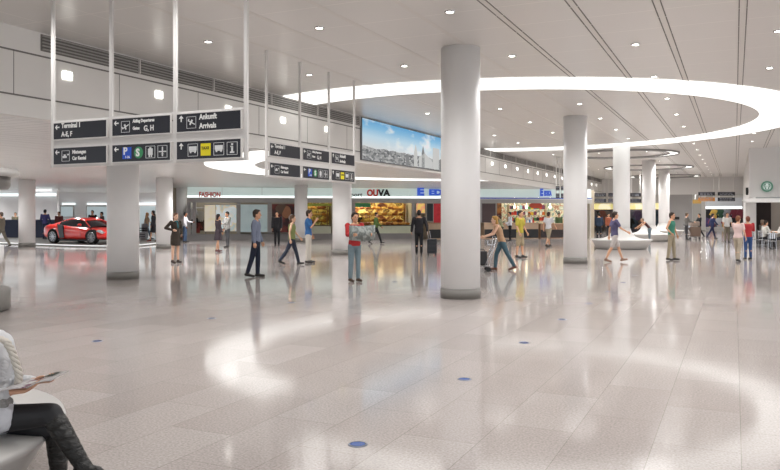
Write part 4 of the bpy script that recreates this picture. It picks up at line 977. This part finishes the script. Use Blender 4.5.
P('dark haired man in a white shirt and blue jeans beyond the brown dress woman', 185, 44, 1.78, 'right', top='e3e1e6', sleeve=1, bottom='4a6488', hair='1c1715', skin=SKD, legs=STAND, arms=((.5, .1, 1.0), (.1, .1, .3)))
P('woman in a dark purple dress seen from behind beside a man', 218, 33, 1.66, 'raway', dress=('4b3f48', .55), female=True, hair='1f1715', hairlong=1, legs=((.12, .05), (-.12, .05)), arms=((.2, .1, .9, .3), (.05, .12, .3)), shoes='5a2c28')
P('man in a grey jacket carrying a dark coat, facing the purple dress woman', 227.5, 37.5, 1.79, 'lcam', top='a9a8a4', jacket=True, bottom='55565a', hair='2a2522', legs=STAND, arms=((.4, .1, 1.1, .4), (.05, .12, .2)))
P('man in a grey blue sweater and dark jeans standing sideways', 256, 19.9, 1.785, 'right', top='8089a0', bottom='232a3e', hair='2e2119', legs=((.08, .1), (-.22, .08)), arms=((.1, .08, .25), (-.1, .08, .2)), fine=.01)
P('man in black standing before the dark red face poster', 277, 39, 1.8, 'cam', top='26262b', bottom='1f2024', jacket=True, hair='17130f', legs=STAND, arms=DOWN)
P('woman in a green sleeveless top and dark jeans striding', 292, 24.6, 1.66, 'right', top='8f9a5a', sleeve=0, bottom='333a4c', female=True, hair='4a3220', hairlong=1, skin=SKP, legs=((.3, .05), (-.42, .2)), arms=((.3, .1, .4), (-.2, .1, .3)))
P('man in a blue polo shirt and pale trousers, hand at his chin', 308.5, 25.6, 1.8, 'right', top='2f6fb0', sleeve=.7, bottom='d9d2c6', hair='33271d', legs=STAND, arms=((.1, .1, .2), (.45, .15, 2.1)))
_, JN = P('man in a red shirt and light jeans reading a newspaper', 354.5, 18.5, 1.7, 'rcam', rz=TH-1.05, top='c21f22', bottom='7d939c', hair='2a1f19', legs=((.05, .03), (-.05, .03)), arms=((.55, .25, 1.05, .15), (.55, .25, 1.05, .15)), shoes='4a3626', head=(0, 0), fine=.01)
P('person in a green shirt walking along the bakery counter', 376, 42, 1.8, 'right', top='5c7a3a', bottom='26282c', hair='33261c', legs=WALK, arms=SW)
_, JS = P('suited traveller seen from behind pulling a black suitcase', 419, 30.6, 1.82, 'away', top='27262b', jacket=True, bottom='1d1d21', hair='15110f', legs=((.1, .05), (-.1, .05)), arms=((.05, .25, .15), (-.25, .35, .1)))
_, JC = P('fair haired woman in an orange tan top pushing a luggage trolley', 502, 22.3, 1.68, 'left', top='c99f78', sleeve=0, bottom='4a6a78', female=True, hair='a9803f', hairlong=1, skin=SKP, legs=((-.42, .1), (.42, .35)), arms=((.5, .1, .75), (.5, .1, .75)), lean=.32, shoes='6a4030')
P('man in a yellow polo shirt and khaki shorts', 520, 28.5, 1.8, 'rcam', top='c6b62a', sleeve=.7, bottom='a89878', blen=.5, hair='241a15', legs=((.1, .04), (-.08, .03)), arms=((.1, .15, .4), (.05, .15, .4)))
P('man in a white polo and khaki shorts walking away', 548.5, 38, 1.79, 'raway', top='dedce0', sleeve=.6, bottom='a89a80', blen=.55, hair='3a2a20', legs=((.3, .1), (-.3, .15)), arms=SW)
P('person in a white shirt and black trousers at the tan counter', 510, 46, 1.8, 'left', top='dcdde3', sleeve=1, bottom='1c1c20', hair='1c1613', legs=STAND, arms=((.3, .1, .8), (.1, .1, .3)))
P('person in a pale green top bending at the tan counter', 502, 47, 1.62, 'left', top='b8bc90', sleeve=.6, bottom='5a5a48', hair='4a3526', legs=STAND, arms=((.5, .1, .8), (.4, .1, .8)), lean=.3)
P('man in a purple t-shirt and pale shorts striding right', 614.5, 26, 1.77, 'right', top='5f5a80', sleeve=.6, bottom='c9c0bc', blen=.42, hair='33251d', legs=((.42, .1), (-.33, .12)), arms=((-.35, .1, .25), (.55, .1, .5)), shoes='8a6a58')
P('boy in a green tank top and tan trousers standing', 671.5, 27, 1.72, 'rcam', top='3f8f78', sleeve=0, bottom='a3967c', hair='2c1d16', skin=SK, legs=((.12, .05), (-.1, .05)), arms=((.1, .25, .2), (-.3, .35, .9, .6)))
P('person in a striped pink shirt and beige trousers seen from behind', 738, 26.2, 1.6, 'raway', top='c9a6a2', stripes='e4d3d0', sleeve=.6, bottom='b5a893', hair='7a4a30', skin=SKP, legs=((.18, .05), (-.18, .08)), arms=((.9, .35, .35), (.05, .2, .3)), female=True)
P('person in a red sweater and blue jeans with an arm around them', 748, 27.6, 1.58, 'away', top='b8242c', bottom='2c4f86', hair='6a3a2a', legs=STAND, arms=((.5, .3, 1.5, .6), (.4, .3, 1.4, .6)))
P('man in a striped white shirt and khaki trousers near the passage', 727, 44, 1.75, 'cam', top='d9d8d6', sleeve=.7, bottom='7c7362', hair='3a2c22', legs=STAND, arms=((.1, .2, .9, .4), (.1, .15, .3)))
P('person in navy striding past the far passage', 712.5, 50, 1.72, 'right', top='27325c', bottom='232c50', hair='1d1a1c', legs=((.3, .05), (-.5, .1)), arms=SW)
P('man in grey standing with a luggage trolley in the passage', 686.5, 48.5, 1.75, 'right', top='6f6c68', bottom='3a3a3e', hair='5a4a3c', legs=STAND, arms=((.5, .1, .9), (.5, .1, .9)))
P('person in dark clothes behind the luggage trolley', 699.5, 52, 1.75, 'left', top='23262a', bottom='1f2024', hair='1a1614', legs=WALK, arms=((.5, .1, .9), (.5, .1, .9)))
P('person in dark blue clothes walking before the far shop', 599, 50, 1.74, 'away', top='26364c', jacket=True, bottom='1f2228', hair='17130f', legs=((.12, .05), (-.12, .05)), arms=DOWN)
P('woman in a red brown jacket before the far shop window', 608.5, 54, 1.7, 'cam', top='9a4f30', jacket=True, bottom='2a2a30', hair='2a1a14', female=True, hairlong=1)
P('woman in a tan top and jeans walking past the car', 147, 46.5, 1.7, 'right', top='b89878', sleeve=.6, bottom='5a6c80', female=True, hair='b8905a', hairlong=2, legs=WALK2, arms=SW2, z0=.1)
P('woman in a black dress walking just left of a column', 153.5, 43, 1.78, 'left', dress=('27252a', .5), female=True, hair='1c1614', hairlong=2, legs=((.25, .1), (-.25, .1)), arms=DOWN, shoes='6a2c22', z0=.1)
P('man in a purple shirt standing at the navy desk', 45, 47, 1.85, 'away', top='4a4a86', bottom='26304e', hair='1a1518', legs=STAND, arms=((.1, .25, .6, .3), (.1, .25, .6, .3)), z0=.1)
P('person in dark red behind the rear of the red car', 59, 47.3, 1.72, 'cam', top='6a3434', bottom='2a2a30', hair='2a1a14', z0=.1)
P('dark haired person in black behind the roof of the red car', 92.5, 47, 1.8, 'cam', top='22262e', bottom='24242a', hair='111013', z0=.1)
P('person in a brown jacket leaning behind the windscreen of the red car', 102, 46.5, 1.7, 'lcam', top='5a4a46', jacket=True, bottom='2a2a30', hair='17120f', z0=.1)
P('person in an olive shirt behind the left end of the navy desk', 15.5, 50.6+.9, 1.78, 'cam', top='7a7660', bottom='3a3a3c', hair='3a2f26')
P('person in a beige coat at the left picture edge', 1.5, 37.5, 1.8, 'left', top='8f8676', jacket=True, bottom='7a7264', hair='4a3a2e', legs=WALK, arms=DOWN)
# people in the bakery
P('bakery worker in a yellow shirt behind the counter, left of the green walker', 366, 51.8, 1.7, 'cam', top='c9a23a', bottom='33302a', hair='3a2a1c')
P('bakery worker in a dark shirt behind the counter near the green board', 358.5, 51.8, 1.72, 'cam', top='4a4436', bottom='33302a', hair='2a1e16')
P('shopkeeper in white behind the counter of the bright market', 529, 53.2, 1.74, 'cam', top='e8e6e0', bottom='4a4a4a', hair='4a3826')
P('shopkeeper in a green apron behind the brown counter section', 559, 53.6, 1.74, 'cam', top='5f7a50', bottom='3a3a3a', hair='33241a')
# stooping figure on second bench
bx_, by_ = bp_[3]
P('person in dark red leaning on the second round bench', 649.5, 43.2, 1.6, 'left', top='5a3436', sleeve=0, bottom='6b7c86', hair='8a7a6a', lean=.75, legs=STAND, arms=((.8, .1, .2), (.8, .1, .2)))
# people seated in the cafe
SIT = ((1.5, 1.5), (1.45, 1.45))
def sitter(label, px, d, face, **k):
    x, y = D(px, d); r, J = person(label, px, d, 1.72, face, seated=True, legs=SIT, **k); r.location.z = -.46; 
    mz = min(v.co.z for ch in r.children for v in ch.data.vertices); r.location.z = -mz
    return r
RZ = {'right': TH, 'left': TH+PI}
cafe_table(*D(773, 36.2), 'round pale cafe table nearest the aisle'); cafe_table(*D(786, 37.4), 'round cafe table partly cut by the right picture edge')
def cafe_seat(px, d, face, lab, chl, **k):
    x, y = D(px, d); cafe_chair(x, y, RZ[face], chl); sitter(lab, px, d, face, xy=(x-.05*math.cos(RZ[face]), y-.05*math.sin(RZ[face])), **k)
cafe_seat(764.5, 36.4, 'right', 'person in a white shirt seated at the cafe table, leaning in', 'chrome chair under the white shirt cafe guest', top='dedbd4', bottom='1f1f24', hair='2a2019', arms=((.5, .1, 1.1), (.5, .1, 1.1)), lean=.15)
cafe_seat(782, 35.6, 'left', 'person in a white shirt seated at the right edge with back to the aisle', 'chrome chair at the right picture edge', top='e6e2da', bottom='26262a', hair='1f1815', arms=((.5, .1, 1.1), (.5, .1, 1.1)))
cafe_seat(763.0, 39.4, 'right', 'bald person in pale grey seated behind in the cafe', 'chrome chair in front of the dark cafe panel', top='b9b2ac', bottom='3a2a2c', hair='b09a88', arms=((.5, .1, 1.1), (.5, .1, 1.1)))
cafe_chair(*D(755.5, 36.2), TH+.2, 'empty chrome chair left of the white shirt cafe guest'); cafe_chair(*D(770, 34.4), TH+PI/2, 'empty chrome chair in front of the nearest cafe table')
t = thing('cafe_rug', 'pale flat plinth under the cafe chairs', 'plinth', (*D(753, 33.6), 0), 0)
bpy.data.objects.remove(t)

# newspaper held by the red shirt man
np_root = thing('newspaper', 'open grey newspaper held by the man in red', 'newspaper', (*D(354.5, 18.5), 0), TH-1.05)
def paper_mat(name, c, t1, sc=30):
    m = mat(c, .7, 0, .3, 24, .2, name)
    return m
wrz = (JN['wr0']+JN['wr1'])/2
for s in (-1, 1):
    bm = bmesh.new(); n = 8; a = []
    for i in range(n+1):
        u = i/n; yv = s*u*.36; xv = wrz.x+.13-.09*math.sin(u*1.4)
        a.append([bm.verts.new((xv, yv, wrz.z-.17+.04*u)), bm.verts.new((xv+.0, yv, wrz.z+.21+.02*u))])
    for p, q in zip(a, a[1:]): bm.faces.new((p[0], q[0], q[1], p[1]))
    o = newobj('page', bm, splash(['7f8582', '9fa4a0', '6a706e', '8e9490'], 6, 0), np_root, True)
    so = o.modifiers.new('t', 'SOLIDIFY'); so.thickness = .006; so.offset = 0
# suitcase
sxy = D(432, 30.4)
su_ = thing('suitcase', 'black wheeled suitcase pulled by the suited traveller', 'suitcase', (*sxy, 0), TH)
newobj('case', box(-.2, .2, -.12, .12, .07, .68, .04), mat('1f2228', .5), su_)
bm = bmesh.new(); tube(bm, [(-.13, .0, .66), (-.2, .0, .98), (-.1, 0, 1.0), (-.05, .0, .66)], .011, 8); newobj('pull_handle', bm, CHROME, su_)
bm = bmesh.new()
for z in (.2, .38, .54): bx(bm, -.16, .16, -.135, -.12, z, z+.02)
newobj('front_pocket', bm, mat('33373f', .5), su_)
for a in (-.15, .15):
    for b_ in (-.09, .09): bm = bmesh.new(); bmesh.ops.create_cone(bm, cap_ends=True, segments=16, radius1=.035, radius2=.035, depth=.03, matrix=Matrix.Translation((a, b_, .036)) @ Matrix.Rotation(PI/2, 4, 'X')); newobj('wheel', bm, BLACK, su_)
# luggage trolleys
def trolley(px, d, rz, label, bags):
    t = thing('luggage_trolley', label, 'trolley', (*D(px, d), 0), rz)
    bm = bmesh.new()
    for s in (-.27, .27): tube(bm, [(-.45, s*.6, .16), (.35, s, .16), (.45, s, .6), (.55, s, 1.02)], .018, 8); tube(bm, [(.2, s, .16), (.47, s, .7)], .012, 8)
    tube(bm, [(.35, -.27, .16), (.35, .27, .16)], .018, 8); tube(bm, [(-.45, -.16, .16), (-.45, .16, .16)], .018, 8); tube(bm, [(.46, -.27, .62), (.46, .27, .62)], .014, 8)
    for z in (.3, .45, .6, .75): tube(bm, [(.36+z*.15, -.27, z), (.36+z*.15, .27, z)], .008, 6)
    newobj('frame', bm, CHROME, t, True)
    bm = bmesh.new(); bx(bm, -.42, .34, -.2, .2, .165, .18); newobj('deck', bm, STEEL, t)
    bm = bmesh.new(); tube(bm, [(.55, -.29, 1.02), (.55, .29, 1.02)], .024, 10); newobj('handlebar', bm, mat('444448', .6), t)
    bm = bmesh.new(); bx(bm, .3, .52, -.2, .2, .78, .8); bx(bm, .3, .32, -.2, .2, .8, .92); newobj('basket', bm, CHROME, t)
    for x, y in ((-.4, 0), (.33, .25), (.33, -.25)): bm = bmesh.new(); bmesh.ops.create_cone(bm, cap_ends=True, segments=18, radius1=.07, radius2=.07, depth=.035, matrix=Matrix.Translation((x, y, .071)) @ Matrix.Rotation(PI/2, 4, 'X')); newobj('wheel', bm, BLACK, t)
    for (x0, x1, y0, y1, z0, z1, c, l) in bags:
        M = Matrix.Translation((*D(px, d), 0)) @ Matrix.Rotation(rz, 4, 'Z')
        o = thing('travel_bag', l, 'bag', M @ Vector((0, 0, 0)), rz); newobj('bag_body', box(x0, x1, y0, y1, z0, z1, .03), mat(c, .6), o)
        bm = bmesh.new(); tube(bm, [((x0+x1)/2-.07, (y0+y1)/2, z1-.01), ((x0+x1)/2-.05, (y0+y1)/2, z1+.05), ((x0+x1)/2+.05, (y0+y1)/2, z1+.05), ((x0+x1)/2+.07, (y0+y1)/2, z1-.01)], .01, 6); newobj('bag_handle', bm, BLACK, o)
trolley(476.5, 21.9, TH, 'chrome luggage trolley pushed by the fair haired woman', [(-.36, .0, -.18, .18, .19, .68, '1c1d22', 'black upright case on the nearer luggage trolley'), (.04, .3, -.18, .18, .19, .6, '2a2a2e', 'black soft bag at the handle end of the nearer trolley')])
trolley(693.5, 49.5, TH+PI, 'luggage trolley with a bulky brown bag in the passage', [(-.4, .3, -.25, .25, .19, .85, '6d5a4e', 'bulky brown bag on the far luggage trolley'), (-.35, .2, -.2, .2, .9, 1.2, '8f7f74', 'pale bag on top of the far trolley load')])
# child in blue beside bench
# grey bench seat beside the platform
t = thing('waiting_seat', 'grey seat with dark slats behind the car platform column', 'seat', (*D(139, 45.5), .1), TH)
newobj('seat_body', box(0, .4, 0, .5, .1, .5, .03), mat('8a8a8e', .4), t); newobj('back_panel', box(0, .4, .42, .5, .5, 1.0, .02), mat('77777c', .4), t)
bm = bmesh.new()
for z in (.2, .32, .56, .7): bx(bm, .03, .37, -.02, 0 if z < .5 else .42, z, z+.05)
newobj('slat_front', bm, BLACK, t); newobj('foot', box(.05, .35, .1, .4, 0, .1), STEEL, t)

# ================= SEATED WOMAN (foreground) =================
WP = D(0, 4.2); s0 = FPX/4.2
def LP(px, py, dy=0.0): return Vector((px/s0, dy, CAMZ-(py-HZ)/s0))   # local frame of the woman: x to her front (photo right), y away from the viewer
wr_ = thing('person', 'seated blonde woman in white jacket, dark leggings and black boots, legs crossed, reading', 'person', (WP[0], WP[1], 0), TH)
vx = .0065
hipc = LP(-38, 428, .12)
sh_n = LP(-24, 352, -.08); sh_f = LP(-26, 352, .3)
# upper crossed leg (near), lower leg (far)
kn_u = LP(51, 414, .0); an_u = LP(88, 463, -.06); kn_l = LP(45, 437, .14); an_l = LP(47, 500, .16)
an_l.z = .1
hipn = hipc+Vector((0, -.08, .02)); hipf = hipc+Vector((0, .1, 0))
hn = LP(12, 391, -.02); hf = LP(21, 388, .16)      # wrists
el_n = LP(-20, 399, -.14); el_f = LP(-16, 396, .32)
bm = bmesh.new()
loft(bm, [(hipc+Vector((0, 0, -.08)), .13, .17), (hipc+Vector((0, 0, .05)), .12, .17), (hipc+Vector((.02, 0, .2)), .09, .13), (hipc+Vector((.05, 0, .35)), .11, .15), (hipc+Vector((.08, 0, .47)), .08, .15), (hipc+Vector((.09, 0, .53)), .05, .06)])
neck = hipc+Vector((.09, 0, .55)); hc = hipc+Vector((-.02, 0, .7))
cap(bm, hipc+Vector((.08, 0, .47)), hc, .052, .05); ell(bm, hc+Vector((0, 0, .02)), (.098, .077, .112), 20); ell(bm, hc+Vector((.025, 0, -.05)), (.07, .058, .068), 16); cap(bm, hc+Vector((.09, 0, .01)), hc+Vector((.115, 0, -.03)), .009, .013)
for q in (-1, 1): ell(bm, hc+Vector((0, q*.078, -.01)), (.018, .01, .03), 8)
for h_, k_, a_ in ((hipn, kn_u, an_u), (hipf, kn_l, an_l)): cap(bm, h_, k_, .08, .052); cap(bm, k_, a_, .05, .035); cap(bm, a_, a_+Vector((.1, 0, -.07)), .035, .03)
for a_, e_, w_ in ((sh_n, el_n, hn), (sh_f, el_f, hf)): cap(bm, a_, e_, .045, .036); cap(bm, e_, w_, .036, .024)
def hand(bm, w, fdir, pn, side, L=1.0, curl=.9, scale=1.0):
    """w wrist, fdir along the palm, pn palm normal (fingers curl towards it), side = thumb direction"""
    fdir, pn, side = fdir.normalized(), pn.normalized(), side.normalized(); k = scale
    for q, ln in ((.033, .068), (.011, .078), (-.011, .073), (-.032, .056)):
        b0 = w+fdir*.015*k+side*q*.5*k; b1 = w+fdir*.085*k+side*q*k; cap(bm, b0, b1, .0145*k, .0105*k, 10)
        a1 = curl*.35; a2 = curl*.85; a3 = curl*1.4
        b2 = b1+(fdir*math.cos(a1)+pn*math.sin(a1))*ln*.45*k; b3 = b2+(fdir*math.cos(a2)+pn*math.sin(a2))*ln*.32*k; b4 = b3+(fdir*math.cos(a3)+pn*math.sin(a3))*ln*.25*k
        cap(bm, b1, b2, .0098*k, .0088*k, 10); cap(bm, b2, b3, .0088*k, .008*k, 10); cap(bm, b3, b4, .008*k, .0068*k, 10)
    t0 = w+fdir*.02*k+side*.02*k; t1 = w+fdir*.055*k+side*.05*k+pn*.012*k; t2 = t1+(fdir*.85+side*.25+pn*.25).normalized()*.034*k; t3 = t2+(fdir*.95+pn*.1).normalized()*.026*k
    cap(bm, t0, t1, .015*k, .0115*k, 10); cap(bm, t1, t2, .011*k, .0095*k, 10); cap(bm, t2, t3, .0095*k, .0078*k, 10)
hand(bm, hn, Vector((1, .15, .1)), Vector((0, .3, 1)), Vector((-.1, 1, .1)), curl=.8)
hand(bm, hf, Vector((1, -.3, .12)), Vector((0, -.3, 1)), Vector((-.1, -1, .3)), curl=.8)
remeshed('body', bm, mat('d0a084', .5, 0, .08, 12, .4), wr_, .0048, 2)
for q in (-1, 1): bm = bmesh.new(); ell(bm, hc+Vector((.088, q*.032, .018)), (.012, .014, .009), 8); newobj('eye', bm, EYE, wr_, True)
bm = bmesh.new(); ell(bm, hc+Vector((.088, 0, -.056)), (.01, .024, .007), 8); newobj('mouth', bm, LIP, wr_, True)
bm = bmesh.new(); ell(bm, hc+Vector((-.02, 0, .045)), (.1, .092, .105), 16); ell(bm, hc+Vector((-.05, 0, -.02)), (.07, .085, .1), 14)
for k in range(9):
    a = -1.2+k*.3; bs = hc+Vector((-.05+.02*abs(a), .075*math.sin(a*1.3), -.05)); tube(bm, [bs, bs+Vector((-.02, .02*math.sin(k), -.12)), bs+Vector((.01, .01, -.22)), bs+Vector((-.01, 0, -.3))], [.03, .034, .028, .01], 8)
remeshed('hair', bm, mat('d9c49a', .5, 0, .3, 60), wr_, .008, 2)
WJ = cloth('dcdde0', .5); KN = mat('d2ccc2', .95, 0, .12, 60)
bm = bmesh.new()   # white jacket
loft(bm, [(hipc+Vector((.03, 0, .02)), .16, .2), (hipc+Vector((.03, 0, .1)), .145, .19), (hipc+Vector((.05, 0, .22)), .125, .17), (hipc+Vector((.08, 0, .36)), .14, .185), (hipc+Vector((.09, 0, .46)), .11, .19), (hipc+Vector((.09, 0, .53)), .07, .09)])
for a_, e_, w_ in ((sh_n, el_n, hn), (sh_f, el_f, hf)): cap(bm, a_, e_, .068, .055); cap(bm, e_, e_.lerp(w_, .85), .055, .038); 
remeshed('jacket', bm, WJ, wr_, .009, 3)
bm = bmesh.new()   # tunic hem over the lap
loftp = [(LP(-28, 425, .06), .1, .18), (LP(-22, 420, .06), .11, .185)]
cap(bm, LP(-34, 424, -.0), LP(3, 416, -.02), .115, .09); cap(bm, LP(-34, 430, .14), LP(-8, 424, .14), .115, .095)
remeshed('tunic', bm, cloth('e2e3ea', .5), wr_, .009, 3)
# knitted scarf edge falling in front: twisted strands
bm = bmesh.new(); pts = [LP(-6, 344, -.06), LP(1, 337.5, -.03), LP(6, 342, .0), LP(10, 352, .02), LP(13, 364, .03), LP(15.5, 376, .04), LP(14, 386, .05)]
for k in range(3):
    q = []
    for i in range(43):
        u = i/42*(len(pts)-1); j = min(int(u), len(pts)-2); p = pts[j].lerp(pts[j+1], u-j); a = u*4.2+k*2*PI/3; q.append(p+Vector((.011*math.cos(a), .02*math.sin(a), .004)))
    tube(bm, q, .011, 10)
newobj('scarf', bm, KN, wr_, True)
bm = bmesh.new(); random.seed(5)
for k in range(16): c = LP(random.uniform(-8, 8), random.uniform(395, 405), random.uniform(-.07, .02)); ell(bm, c, (.03, .03, .03), 8)
remeshed('fur_cuff', bm, mat('8f8d8b', .95, 0, .5, 70), wr_, .008, 1)
# leggings
bm = bmesh.new(); cap(bm, hipn, kn_u, .095, .064); cap(bm, kn_u, kn_u.lerp(an_u, .3), .062, .058); cap(bm, hipf, kn_l, .09, .062); cap(bm, kn_l, kn_l.lerp(an_l, .3), .06, .056)
ell(bm, hipc+Vector((0, 0, -.02)), (.14, .18, .1), 14)
remeshed('leggings', bm, mat('1b1b1f', .6, 0, .1, 10), wr_, .009, 3)
# boots: wrinkled leather shafts
def leather():
    m, nt, b = nodes('black_boot_leather'); N = nt.nodes.new; K = nt.links.new
    b.inputs['Base Color'].default_value = lin('191816'); b.inputs['Roughness'].default_value = .42
    tc = N('ShaderNodeTexCoord'); mp = N('ShaderNodeMapping'); mp.inputs['Scale'].default_value = (12, 12, 34); mp.inputs['Rotation'].default_value = (0, .5, 0); K(tc.outputs['Object'], mp.inputs[0])
    n = N('ShaderNodeTexNoise'); n.inputs['Scale'].default_value = 1; n.inputs['Detail'].default_value = 3; n.inputs['Distortion'].default_value = .8; K(mp.outputs[0], n.inputs[0])
    bp = N('ShaderNodeBump'); bp.inputs['Strength'].default_value = .9; bp.inputs['Distance'].default_value = .03; K(n.outputs['Fac'], bp.inputs['Height']); K(bp.outputs[0], b.inputs['Normal']); return m
LEA = leather()
def boot(kn, an, top, toe):
    bm = bmesh.new(); dv = (an-kn); n = 14
    for i in range(n):
        a, b_ = kn.lerp(an, top+(1-top)*i/n), kn.lerp(an, top+(1-top)*(i+1)/n); u = i/n; r = .061-.021*u+(.004 if i % 2 else 0)
        cap(bm, a, b_, r, r-.002, 14)
    heel = an+Vector((-.035, 0, -.05)); fr = an+toe
    cap(bm, an, heel, .047, .04); cap(bm, an+Vector((0, 0, -.03)), an.lerp(fr, .55), .045, .036); cap(bm, an.lerp(fr, .55), fr, .036, .018)
    cap(bm, heel, heel+Vector((-.01, 0, -.045)), .022, .014)
    return remeshed('boot', bm, LEA, wr_, .0065, 1)
boot(kn_u, an_u, .13, Vector((.14, -.02, -.05))); boot(kn_l, an_l, .08, Vector((.15, .02, -.055)))
# magazine
mg = thing('magazine', 'open glossy magazine in the hands of the seated woman', 'magazine', (WP[0], WP[1], 0), TH)
A0 = LP(2, 387.5, -.12); 
def page(x0, z0, x1, z1, bow, nm, m, y0=-.12, y1=.24, th=.006):
    bm = bmesh.new(); n = 10; R1, R2 = [], []
    for i in range(n+1):
        u = i/n; x = x0+(x1-x0)*u; z = z0+(z1-z0)*u+bow*math.sin(u*PI)
        R1.append([bm.verts.new((x, y, z+th)) for y in (y0, y1)]); R2.append([bm.verts.new((x, y, z)) for y in (y0, y1)])
    for i in range(n):
        bm.faces.new((R1[i][0], R1[i+1][0], R1[i+1][1], R1[i][1])); bm.faces.new((R2[i][0], R2[i][1], R2[i+1][1], R2[i+1][0]))
        for k in (0, 1): bm.faces.new((R1[i][k], R2[i][k], R2[i+1][k], R1[i+1][k]))
    for i in (0, n): bm.faces.new((R1[i][0], R1[i][1], R2[i][1], R2[i][0]))
    return newobj(nm, bm, m, mg, True)
PG = splash(['d8d2d0', 'c9c3c4', 'e4e0dd', '9a7080', 'b9aeb4'], 9, 0)
zt = lambda py: CAMZ-(py-HZ)/s0
page(-4/s0, zt(393), 33/s0, zt(384), .012, 'left_page', PG, -.1, .14); page(33/s0, zt(385.5), 57/s0, zt(378), .012, 'right_page', mat('cfcac8', .3, 0, .05), -.08, .16)
page(38/s0, zt(383)+.018, 51/s0, zt(379.5)+.016, .004, 'page_photo', mat('4d5148', .35, 0, .4, 20), .02, .13, .002)

# ================= LIGHT =================
wd = bpy.data.worlds.new('World'); bpy.context.scene.world = wd; wd.use_nodes = True
bg = wd.node_tree.nodes['Background']; bg.inputs[0].default_value = (.93, .96, 1.0, 1); bg.inputs[1].default_value = 1.95
def area(x, y, z, sx_, sy_, e, col=(1, .97, .93), rot=(0, 0, 0)):
    l = bpy.data.lights.new('lamp', 'AREA'); l.shape = 'RECTANGLE'; l.size = sx_; l.size_y = sy_; l.energy = e; l.color = col
    o = bpy.data.objects.new('lamp', l); C.objects.link(o); o.location = (x, y, z); o.rotation_euler = rot; return o
for x, y in spots:
    l = bpy.data.lights.new('downlight_and_fill', 'SPOT'); l.energy = 230*(.85+min(max(0, y), 40)/45+(.5 if y > 48 else 0)); l.spot_size = 2.75; l.spot_blend = 1; l.shadow_soft_size = .5; l.color = (1, .99, .98); l.specular_factor = .3 if hasattr(l, 'specular_factor') else 1
    o = bpy.data.objects.new('downlight_and_fill', l); C.objects.link(o); o.location = (x, y, H-.3)
LC = [D(a, b) for a, b in ((123, 19.45), (342, 31), (164.5, 36.6), (301, 46), (27, 38.5), (182, 51))]
for x in (-14.5, -19.5, -24, -28.5, -34, -39, -44, -49):  # added fill spots brighten the low hall; no fixtures behind them
    for y in (9, 14, 19, 24, 29.5, 34.5, 40, 46, 52):
        if min(math.hypot(x-a, y-b) for a, b in LC) < 1.6 or (x < -36 and y < 19) or abs((Vector((x, y))-S0).dot(Vector((-SU.y, SU.x)))) < 1.8: continue
        l = bpy.data.lights.new('downlight_and_fill', 'SPOT'); l.energy = 900; l.spot_size = 2.8; l.spot_blend = 1; l.shadow_soft_size = .3
        o = bpy.data.objects.new('downlight_and_fill', l); C.objects.link(o); o.location = (x, y, HL-.05)
def pt(p, e, col=(1, .9, .75), r=.15):
    l = bpy.data.lights.new('shop_and_fill_lamp', 'POINT'); l.energy = e*.5; l.color = col; l.shadow_soft_size = .4
    o = bpy.data.objects.new('shop_and_fill_lamp', l); C.objects.link(o); o.location = p
for px, e, c in ((196, 30, (1, 1, 1)), (212, 45, (1, 1, .96)), (228, 45, (1, 1, .96)), (316, 60, (1, .85, .5)), (362, 60, (1, .8, .45)), (383, 70, (1, .85, .45)), (403, 60, (1, .85, .45)), (505, 30, (1, .6, .4)), (524, 70, (1, .97, .85)), (545, 70, (1, .97, .85))):
    pt(SM @ Vector((su(px), 1.2, 2.78)), e, c)
for x in (-14, -9, -4):
    pt((x, YE+1.6, 2.9), 250, (1, .95, .85)); pt((x+1, 84, 4.3), 1100, (1, 1, 1))  # added points brighten the dark far shop and passage; no fixtures there
pt((XR+3, YR+1.5, 2.5), 60, (1, .9, .8))

# ================= CAMERA =================
cd = bpy.data.cameras.new('Camera'); cam = bpy.data.objects.new('Camera', cd); C.objects.link(cam)
cd.sensor_width = 36; cd.lens = FPX/780*36; cd.shift_y = -21/780; cd.clip_end = 300
cam.location = (0, 0, CAMZ); cam.rotation_euler = (PI/2, 0, TH); bpy.context.scene.camera = cam
vs = bpy.context.scene.view_settings; vs.view_transform = 'Standard'; vs.look = 'None'; vs.gamma = 1; vs.use_curve_mapping = False; vs.exposure = -.33
